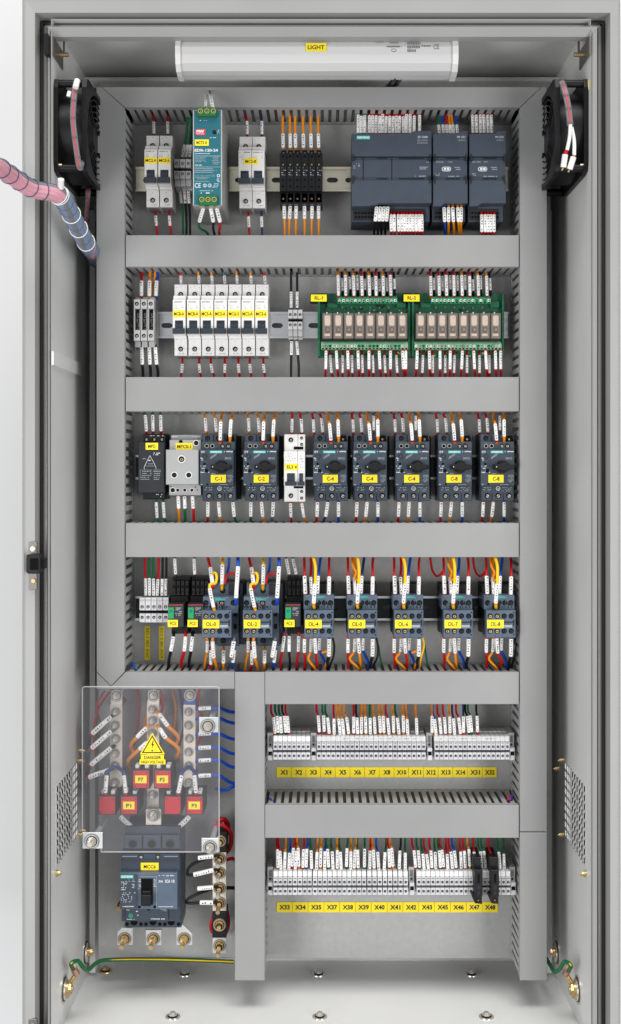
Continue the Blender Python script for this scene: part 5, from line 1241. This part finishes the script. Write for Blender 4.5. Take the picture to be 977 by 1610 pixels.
# row 3 bottoms
for x, a, c in ((246, 248.5, 'teal'), (257, 260, 'green')): up_(x, a, 784, 790, 814, 822, c, 'below the black triangle module', .035, sr=2.6, r=2.2)
for x, a, c in ((280.5, 282, 'orange'), (290.5, 291.5, 'green'), (303, 305, 'red')): up_(x, a, 778, 781, 799, 822, c, 'below the light grey block', .03, sr=3, r=2.3)
for k, sx in enumerate(SX):
    nm = 'below the %s' % ('starter labelled '+SL[k] if k < 2 else ORDS[k-2]+' starter right of the white breaker')
    L = ((11.7, 11.5, 'red' if k == 0 else 'green'), (28.5, 32, 'orange'), (51 if k == 0 else 47, 55 if k == 0 else 45, 'green' if k == 0 else 'grey')) if k < 2 else ((8, 6.5, 'red'), (24, 20+J(2), 'navy' if k == 2 else 'orange'), (41, 41, 'blue'))
    for x, a, c in L: up_(sx+x, sx+a, 787, 790, 812, 822, c, nm, .03, sr=2.9, r=2.1)
for x, a, c in ((457, 458.5, 'red'), (475, 481, 'orange')): up_(x, a, 787, 792, 813, 822, c, 'below the tall white breaker', .035, sr=2.6)
# row 4 tops
for x, a, c in ((228.5, 229.5, 'red'), (234.5, 235.5, 'green'), (241, 242, 'green'), (250, 247.5, 'red'), (256, 255, 'black'), (262, 261, 'black')): down(x, a, 877, 909+J(2), 936, 940, c, 'above the pale terminals of the contactor row', .035, sr=2.5)
for x, a, nm in ((275, 276.5, 'above the left black relay'), (305.5, 306.5, 'above the second black relay'), (450.5, 455, 'above the lone black relay'), (461, 466, 'above the lone black relay')): wire([(x, 868, .045), (x, 879, .035), (a, 903, .03), (a+.5, 918, .035)], 'black', nm, (1, 2), 2.2, 2.7)
for x0, nm in ((317.5, 'above the contactor labelled OL-0'), (382, 'above the contactor labelled OL-2')):
    X = lambda v: v-317.5+x0
    wire([(X(326), 868, .04), (X(328), 880, .03), (X(331), 893, .02), (X(334.5), 918, .01), (X(335), 926, .014)], 'red', nm+', outer left', (2, 3), 2.3, 3.3)
    wire([(X(348), 868, .04), (X(349.5), 880, .03), (X(350), 888, .01), (X(349.5), 918, .012), (X(349.5), 928, .02)], 'yellow', nm+', middle', (2, 3), 2.4, 3.2, (3, 'orange'))
    wire([(X(374), 868, .04), (X(374.5), 880, .01), (X(374.5), 891, -.004), (X(371.5), 940, -.010), (X(371), 952, .004)], 'blue', nm+', right', (2, 3), 2.8, 3.3)
    wire([(X(334), 902, -.004), (X(339), 901, -.014), (X(341), 908, -.018), (X(339), 917, -.022), (X(332), 918, -.026), (X(330), 925, -.028), (X(336), 954, -.024), (X(338), 960, -.010)], 'yellow', nm+', short loop', (5, 6), 2.1, 3.0, (6, 'orange'))
    wire([(X(354), 918, .01), (X(358), 904, .012), (X(366), 901, .01), (X(371), 906, .012), (X(374), 926, .03)], 'red', nm+', low arch', None, 2)
    wire([(X(361), 868, .05), (X(360), 890, .05), (X(357), 905, .04), (X(356), 918, .045)], 'blue', nm+', rear', None, 2)
for k, x0 in enumerate(DX):
    nm = 'above the %s small contactor' % ORDS[k]; X = lambda v: v-619.7+x0
    wire([(X(619.5), 868, .04), (X(620), 885, .02), (X(620.5), 906, .0), (X(621.5), 933, .0), (X(621.5), 946, .008)], 'red', nm+', left', (2, 3), 2.1, 3.1)
    wire([(X(632+J(3)), 868, .045), (X(631), 890, .03), (X(630), 908, .012), (X(631), 934, .008), (X(631), 946, .014)], 'red' if k in (0, 2) else 'orange', nm+', second', (2, 3), 2.1, 2.7)
    wire([(X(645+J(3)), 868, .045), (X(644.5), 885, .03), (X(642), 906, .010), (X(641), 933, .010), (X(641), 946, .014)], 'blue' if k != 1 else 'navy', nm+', third', (2, 3), 2.2, 2.7)
    wire([(X(659-J(4)), 868, .04), (X(659), 885, .02), (X(659), 907, .0), (X(658.5), 934, .0), (X(658.5), 946, .008)], 'red', nm+', right', (2, 3), 2.1, 3.2)
    wire([(X(633+(0 if k % 2 else -2)), 868, .02), (X(637), 888, -.01), (X(637.5), 905, -.018), (X(636.8), 918, -.022), (X(634.8), 948, -.022), (X(635.5), 956, -.006)], 'yellow', nm+', bright front one', (3, 4), 2.4, 3.1, (4, 'orange'))
    if k in (1, 3, 4): wire([(X(625), 868, .03), (X(628), 890, .0), (X(633), 900, -.012), (X(631), 910, -.012), (X(636), 912, -.016)], 'orange', nm+', loose loop', None, 2)
    if k >= 3: wire([(X(598), 868, .05), (X(602), 896, .04), (X(610), 906, .03), (X(619), 899, .02)], 'red', nm+', sweeping in from the left', None, 1.9)
# row 4 bottoms
def into(P, c, nm, sl, r=2, sr=2.9, px=None): wire(P, c, nm, sl, r, sr, px=px)
for x, a, e, c, nm in ((273, 269, 265, 'black', 'below the left black relay'), (292, 290, 285, 'red', 'below the left black relay'), (303, 300.5, 297, 'black', 'below the second black relay')):
    into([(x, 994, .02), (x, 1001, .015), (a, 1023, .015), (e+1, 1038, .03), (e, 1053, .04), (e, 1062, .04)], c, nm, (1, 2), 2.6, 3.1, px=x)
for x, a, e, c in ((447, 444, 441, 'red'), (455, 455, 456, 'black'), (470, 469.5, 467, 'red')): into([(x, 994, .02), (x, 1000, .02), (a, 1024, .02), (e, 1040, .03), (e, 1062, .04)], c, 'below the lone black relay', (1, 2), 2, 2.8, px=x)
for x0, nm in ((317.5, 'below the contactor labelled OL-0'), (382, 'below the contactor labelled OL-2')):
    X = lambda v: v-317.5+x0
    into([(X(326), 1000, .01), (X(326), 1008, .012), (X(326), 1025, .012), (X(323), 1040, .025), (X(321), 1062, .04)], 'orange', nm, (1, 2), 2, 2.6)
    into([(X(335), 1002, -.006), (X(334.5), 1008, -.006), (X(336.5), 1033, .0), (X(340), 1047, .02), (X(342), 1062, .04)], 'orange', nm, (1, 2), 2.3, 3.2)
    into([(X(331), 1018, .02), (X(331), 1022, .016), (X(332), 1044, .02), (X(330), 1052, .03), (X(328), 1062, .04)], 'red', nm, (1, 2), 2.2, 2.7)
    into([(X(352), 1018, .03), (X(352), 1023, .02), (X(351.5), 1042, .02), (X(351), 1052, .03), (X(350), 1062, .04)], 'orange', nm, (1, 2), 2.3, 3.1)
    into([(X(369), 1003, .0), (X(368), 1008, .0), (X(364), 1032, .004), (X(363), 1038, .02), (X(366), 1060, .05)], 'grey', nm, (1, 2), 2, 3.4)
    into([(X(370), 1018, .02), (X(369), 1022, .02), (X(366.5), 1041, .02), (X(365), 1050, .03), (X(364), 1062, .04)], 'blue', nm, (1, 2), 2.4, 2.9)
for k, x0 in enumerate(DX):
    nm = 'below the %s small contactor' % ORDS[k]; X = lambda v: v-619.7+x0
    into([(X(620.5), 999, .0), (X(620.3), 1004, .0), (X(620), 1025, .006), (X(621), 1038, .02), (X(620), 1062, .04)], 'red', nm, (1, 2), 2.1, 2.8)
    into([(X(631), 999, .006), (X(631), 1004, .006), (X(630), 1024, .01), (X(625+J(3)), 1036, .012), (X(636), 1050, .02), (X(640), 1062, .04)], 'orange', nm, (1, 2), 2.1, 2.8)
    into([(X(637), 999, -.006), (X(636.5), 1003, -.006), (X(638), 1026, .0), (X(641+J(3)), 1040, .014), (X(640), 1050, .03), (X(639), 1062, .045)], 'orange' if k % 2 else 'red', nm, (1, 2), 2.1, 2.9)
    into([(X(645), 999, .012), (X(644.5), 1003, .012), (X(644), 1022, .014), (X(650), 1036, .02), (X(653), 1050, .03), (X(654), 1062, .045)], 'blue', nm, (1, 2), 2.2, 2.6)
    into([(X(658.5), 999, .0), (X(659), 1004, .0), (X(658.5), 1031, .004), (X(656), 1042, .02), (X(655), 1062, .04)], 'black', nm, (1, 2), 2.6, 3.3)
    if k in (0, 1, 2, 4): into([(X(664), 1000, .03), (X(667), 1015, .03), (X(665+J(3)), 1032, .025), (X(660), 1048, .03), (X(660), 1062, .045)], ['black', 'black', 'yellow', '', 'black'][k], nm+', bare', None, 1.7)
    if k in (0, 2): into([(X(648), 1026, .006), (X(656), 1024, .002), (X(661), 1029, .006), (X(655), 1042, .02), (X(648), 1062, .04)], 'orange', nm+', looping', None, 2)
    if k in (1, 2): into([(X(668), 1014, .05), (X(670), 1030, .045), (X(672), 1042, .04), (X(671), 1062, .045)], 'green', nm+', thin green', None, 1.5)
# strip tops
def o5(L): return [400+v/2.272 for v in L]
A_ = list(zip(o5((75, 87, 98, 112, 125)), ('red', 'green', 'green', 'black', 'red')))
B_ = list(zip(o5((232, 250, 267, 288, 305, 321, 335, 355, 371, 383, 400, 416, 431, 450, 465, 483, 498, 517, 533, 548, 583)), ('red', 'green', 'green', 'red', 'orange', 'orange', 'orange', 'red', 'black', 'orange', 'orange', 'green', 'orange', 'orange', 'orange', 'red', 'orange', 'green', 'orange', 'orange', 'orange')))
C_ = list(zip(o5((637, 650, 668, 684, 700, 717, 735, 748, 766, 778, 797)), ('orange', 'blue', 'red', 'red', 'orange', 'navy', 'red', 'navy', 'black', 'green', 'black')))
for G, nm in ((A_, 'above the first eight terminals of the upper strip'), (B_, 'above the long middle section of the upper strip'), (C_, 'above the right section of the upper strip')):
    for x, c in G: y = 1128+J(3); down(x-3+J(3.5), x+J(1), 1110, y, y+25, 1156, c, nm, .022, tip=(3, 'red') if random.random() < .2 else None, sr=2.55, r=1.7)
seq = ['red','red','orange','blue','red','red','orange','red','blue','green','orange','orange','blue','green','green','orange','green','green','orange','orange','green','green','red','orange','blue','green','red','orange','black','green']
xs = o5((83, 95, 108, 123, 137, 147, 160, 172, 187, 204, 222, 235, 250, 265, 281, 295, 312, 328, 343, 358, 370, 392, 412, 428, 444, 465, 482, 495, 517, 540))
for x, c in zip(xs, seq): y = 1337+J(4); down(x+J(4), x+J(.8), 1320, y, y+28, 1368, c, 'above the left part of the lower strip', .022, sr=2.5, r=1.7)
xs = o5((577, 592, 607, 622, 635, 650, 665, 678, 693, 707, 722, 740, 755, 772, 786, 812, 826, 850, 877, 893)); seq = ['red','green','green','red','red','green','green','red','red','red','blue','red','red','orange','red','green','green','red','green','green']
for x, c in zip(xs, seq): y = 1339+J(4); down(x-4+J(3), x+J(.8), 1320, y, y+26, 1368, c, 'above the right part of the lower strip', .022, sr=2.5, r=1.7)
# long wires inside the two open ducts
for Y0, xa, xb, nm, cols in ((1058.5, 205, 812, 'lying inside the duct under the contactor row', ['blue', 'orange', 'red', 'black', 'blue', 'yellow', 'green', 'red']), (1267.5, 422, 812, 'lying inside the duct between the terminal strips', ['blue', 'orange', 'red', 'green', 'orange', 'blue', 'yellow'])):
    for i, c in enumerate(cols):
        P = [(xa, Y0+5+J(2), .04), (xa+10, Y0+J(2), .02+.007*i)]+[(xa+(xb-xa)*k/9, Y0+J(2.4), .014+.0075*i+J(.006)) for k in range(1, 9)]+[(xb, Y0+3+J(2), .02+.006*i)]
        wire(P, c, nm, None, 2.4, px=i)
# busbar wiring
for i, (x0, y0, x1, y1) in enumerate(((175, 1127, 146, 1153), (175, 1150, 145, 1176), (175, 1176, 144, 1202), (172, 1211, 141, 1222))):
    wire([(180, y0-3, .03), (x0, y0, .024), (x1, y1, .02), (x1-5, y1+8, .05), (x1-6, y1+22, .08)], 'grey' if i % 2 else 'black', 'on the left side of the left busbar', (1, 2), 3, 4.0, (2, 'red'), px=i)
for x0, y0, x1, y1, x2, y2, nm in ((251, 1123, 264, 1141, 280, 1158, 'right'), (252, 1146, 261, 1160, 281, 1177, 'right'), (230, 1145, 216, 1159, 206, 1172, 'left'), (231, 1168, 220, 1178, 202, 1196, 'left')):
    wire([(x0-(5 if nm == 'right' else -5), y0-5, .03), (x0, y0, .022), (x1, y1, .018), (x2, y2, .03), (x2+(-3 if nm == 'right' else 5), y2+14, .05), (x2, y2+20, .08)], 'orange', 'at the %s side of the middle busbar' % nm, (1, 2), 3, 3.7, px=y0)
for x0, x1, x2, nm in ((181, 168, 166, 'left'), (184, 195, 198, 'left'), (297, 286, 281, 'right'), (299, 306, 308.5, 'right')):
    wire([(x0, 1205, .02), (x1, 1214, .01), (x1, 1219, .008), (x2, 1246, .006), (x2, 1256, .018)], 'navy', 'from the %s busbar down to red faced transformers' % nm, (2, 3), 3.2, 3.4, (3, 'red'))
for i, y in enumerate((1112, 1128, 1152, 1174, 1194, 1218)):
    wire([(306, y+4, .04), (313, y+2, .035), (332, y+1, .035), (346, y+2, .035), (362, y+7+i, .04), (378, y+9+i, .045)], 'blue', 'leaving the right busbar towards the duct', (1, 2) if i not in (1,) else None, 2.7, 3.5, px=i)
wire([(340, 1240, .05), (355, 1242, .03), (368, 1236, .03), (380, 1234, .05)], 'blue', 'leaving the right busbar towards the duct', None, 2.7, px=9)
for i in range(7):
    x = 215+i*17+J(5); wire([(x, 1080, .06), (x+J(8), 1110, .065), (x+J(9), 1140, .07), (x+J(6), 1172, .078)], ['red', 'orange', 'red', 'orange', 'navy', 'orange', 'red'][i], 'hanging behind the busbars', None, 2.3)
wire([(178, 1082, .06), (160, 1105, .06), (150, 1130, .065), (148, 1160, .07), (152, 1195, .08)], 'red', 'curving down left of the left busbar', None, 1.8)
wire([(165, 1086, .06), (152, 1110, .06), (158, 1140, .07), (150, 1180, .08)], 'red', 'curving down left of the left busbar', None, 1.6)
# leads from transformers down to the breaker
for x0, x1, x2, nm in ((190, 208, 216, 'left'), (298, 280, 262, 'right')):
    wire([(x0, 1284, .03), ((x0*2+x1)/3, 1290, .028), (x1, 1301, .03), (x2, 1312, .045), (x2, 1320, .06)], 'grey', 'angled between the %s transformers and main breaker' % nm, (0, 2), 3.6, 4.2)
# bolted bar leads
for i, (y, L) in enumerate(((1348, ((336, 1346), (312, 1349))), (1371, ((336, 1368), (305, 1375))), (1397, ((336, 1395), (311, 1397))), (1419, ((335, 1419), (315, 1419))))):
    (x0, y0), (x1, y1) = L
    if i % 2 == 0: wire([(345, y0, .026), (x0, y0, .024), (x1, y1, .024)], 'black', 'bolted to the upright bar at its left', (1, 2), 2.2, 3.6, px=i)
    elif i == 1: wire([(345, y0, .026), (x0, y0, .022), (x1, y1, .022), (295, 1374, .024), (299, 1362, .03), (315, 1353, .04), (336, 1346, .05)], 'black', 'bolted to the upright bar at its left', (1, 2), 2.4, 3.8, px=i)
    else: wire([(345, y0, .026), (x0, y0, .022), (x1, y1, .022), (297, 1420, .024), (294, 1415, .028), (312, 1405, .035), (336, 1397, .05)], 'black', 'bolted to the upright bar at its left', (1, 2), 2.4, 3.8, px=i)
wire([(338, 1308, .05), (340, 1298, .045), (351, 1298, .04), (362, 1308, .04), (364, 1322, .045), (360, 1336, .055), (352, 1342, .07)], 'red', 'thick, arching behind the top of the upright bar', None, 3.6)
wire([(340, 1302, .06), (344, 1292, .055), (352, 1288, .055), (358, 1296, .06), (358, 1310, .07)], 'red', 'thick, arching behind the top of the upright bar', None, 4)
wire([(334, 1466, .06), (332, 1455, .055), (338, 1436, .055), (352, 1424, .06), (359, 1440, .06), (359, 1458, .065), (354, 1470, .075)], 'red', 'thick, looping behind the black block of the bar', None, 2.8)
wire([(356, 1352, .05), (366, 1350, .055), (376, 1356, .06)], 'red', 'running right from the upright bar', None, 3)
wire([(356, 1396, .05), (366, 1396, .055), (376, 1398, .06)], 'black', 'running right from the upright bar', None, 3)
# colourful ends spilling at duct corners
for (x, y, e, c, nm) in ((207, 1043, 216, 'blue', 'spilling at the left end of the duct under the contactors'), (210, 1046, 219, 'teal', 'spilling at the left end of the duct under the contactors'), (806, 1252, 800, 'blue', 'spilling at the right end of the duct between strips'), (803, 1252, 797, 'red', 'spilling at the right end of the duct between strips'), (425, 1256, 432, 'blue', 'spilling at the left end of the duct between strips')):
    wire([(x, y, .03), ((x+e)/2, y+5, .02), (e, y+9, .03), (e+3, y+14, .05)], c, nm, None, 2.2)

# ---- build: the 300 that show largest as things of their own, the rest in one mesh
def size(d):
    p = d['P']; L = sum(math.hypot(p[i+1][0]-p[i][0], p[i+1][1]-p[i][1]) for i in range(len(p)-1)); v = L*d['r']*2
    if d['sl']: i, j = d['sl']; v += math.hypot(p[j][0]-p[i][0], p[j][1]-p[i][1])*d['sr']*2.2
    if 'lying inside' in d['w']: v *= .12
    return v
from collections import defaultdict
grp = defaultdict(list)
for d in WR: grp[(d['w'])].append(d)
def words(s_): return len(s_.split())
for w_, L in grp.items():
    L.sort(key=lambda d: d['px'])
    vert = any(k in w_ for k in ('side of the', 'at its left', 'leaving the right', 'lying inside'))
    bycol = defaultdict(list)
    for d in L: bycol[d['c']].append(d)
    for c, M in bycol.items():
        for i, d in enumerate(M):
            s_ = 'sleeved ' if d['sl'] else ''
            if len(M) == 1: d['lb'] = '%s %swire %s' % (c, s_, w_)
            else: d['lb'] = '%s %s %swire from %s %s' % (ORDS[i], c, '' if words(w_) > 10 else s_, 'the top' if vert and 'lying' not in w_ else ('front' if vert else 'left'), w_)
order = sorted(WR, key=size, reverse=True)
keep = set(id(d) for d in order[:300]); rest = [d for d in order if id(d) not in keep]
seen = set()
for d in WR:
    if id(d) in keep:
        o = build_wire(d); lb = d['lb'].replace('thick,', 'thick').replace(', ', ' ')
        lw = lb.split()
        if len(lw) > 16: print('LONG', lb)
        if lb in seen: print('DUPLABEL', lb)
        seen.add(lb); tag(o, lb, 'wire', 'wires with white marker sleeves' if d['sl'] else 'bare coloured wires')
if rest:
    b = MB(Vector(W(600, 1340, .02)))
    for d in rest: build_wire(d, b)
    tag(b.build('wires'), 'many thin coloured wires with white marker sleeves dropping into the terminals', 'wires', None, 'stuff')
print('WIRES', len(WR), 'rest', len(rest))

# ------------------------------------------------------------------ light
w = bpy.data.worlds.new('World'); sc.world = w; w.use_nodes = True
bg = w.node_tree.nodes['Background']; bg.inputs['Color'].default_value = (.95, .97, 1, 1); bg.inputs['Strength'].default_value = .40
def area(name, loc, tgt, sx, sy, e, col=(1, 1, 1)):
    l = bpy.data.lights.new(name, 'AREA'); l.shape = 'RECTANGLE'; l.size = sx; l.size_y = sy; l.energy = e; l.color = col
    o = bpy.data.objects.new(name, l); COL.objects.link(o); o.location = loc
    o.rotation_euler = (Vector(tgt)-Vector(loc)).to_track_quat('-Z', 'Y').to_euler()
    return o
area('key_softbox', (.1, -1.9, 3.6), (0, 0, -.2), 3.0, 1.4, 128, (1, .99, .97))
area('left_softbox', (-1.5, -2.1, -.5), (.3, 0, -.4), .9, 1.7, 37)
area('right_softbox', (1.5, -2.1, -.5), (-.3, 0, -.4), .9, 1.7, 37)
sc.view_settings.view_transform = 'Standard'; sc.view_settings.look = 'None'; sc.view_settings.exposure = .08; sc.view_settings.gamma = 1
sc.render.engine = 'CYCLES'
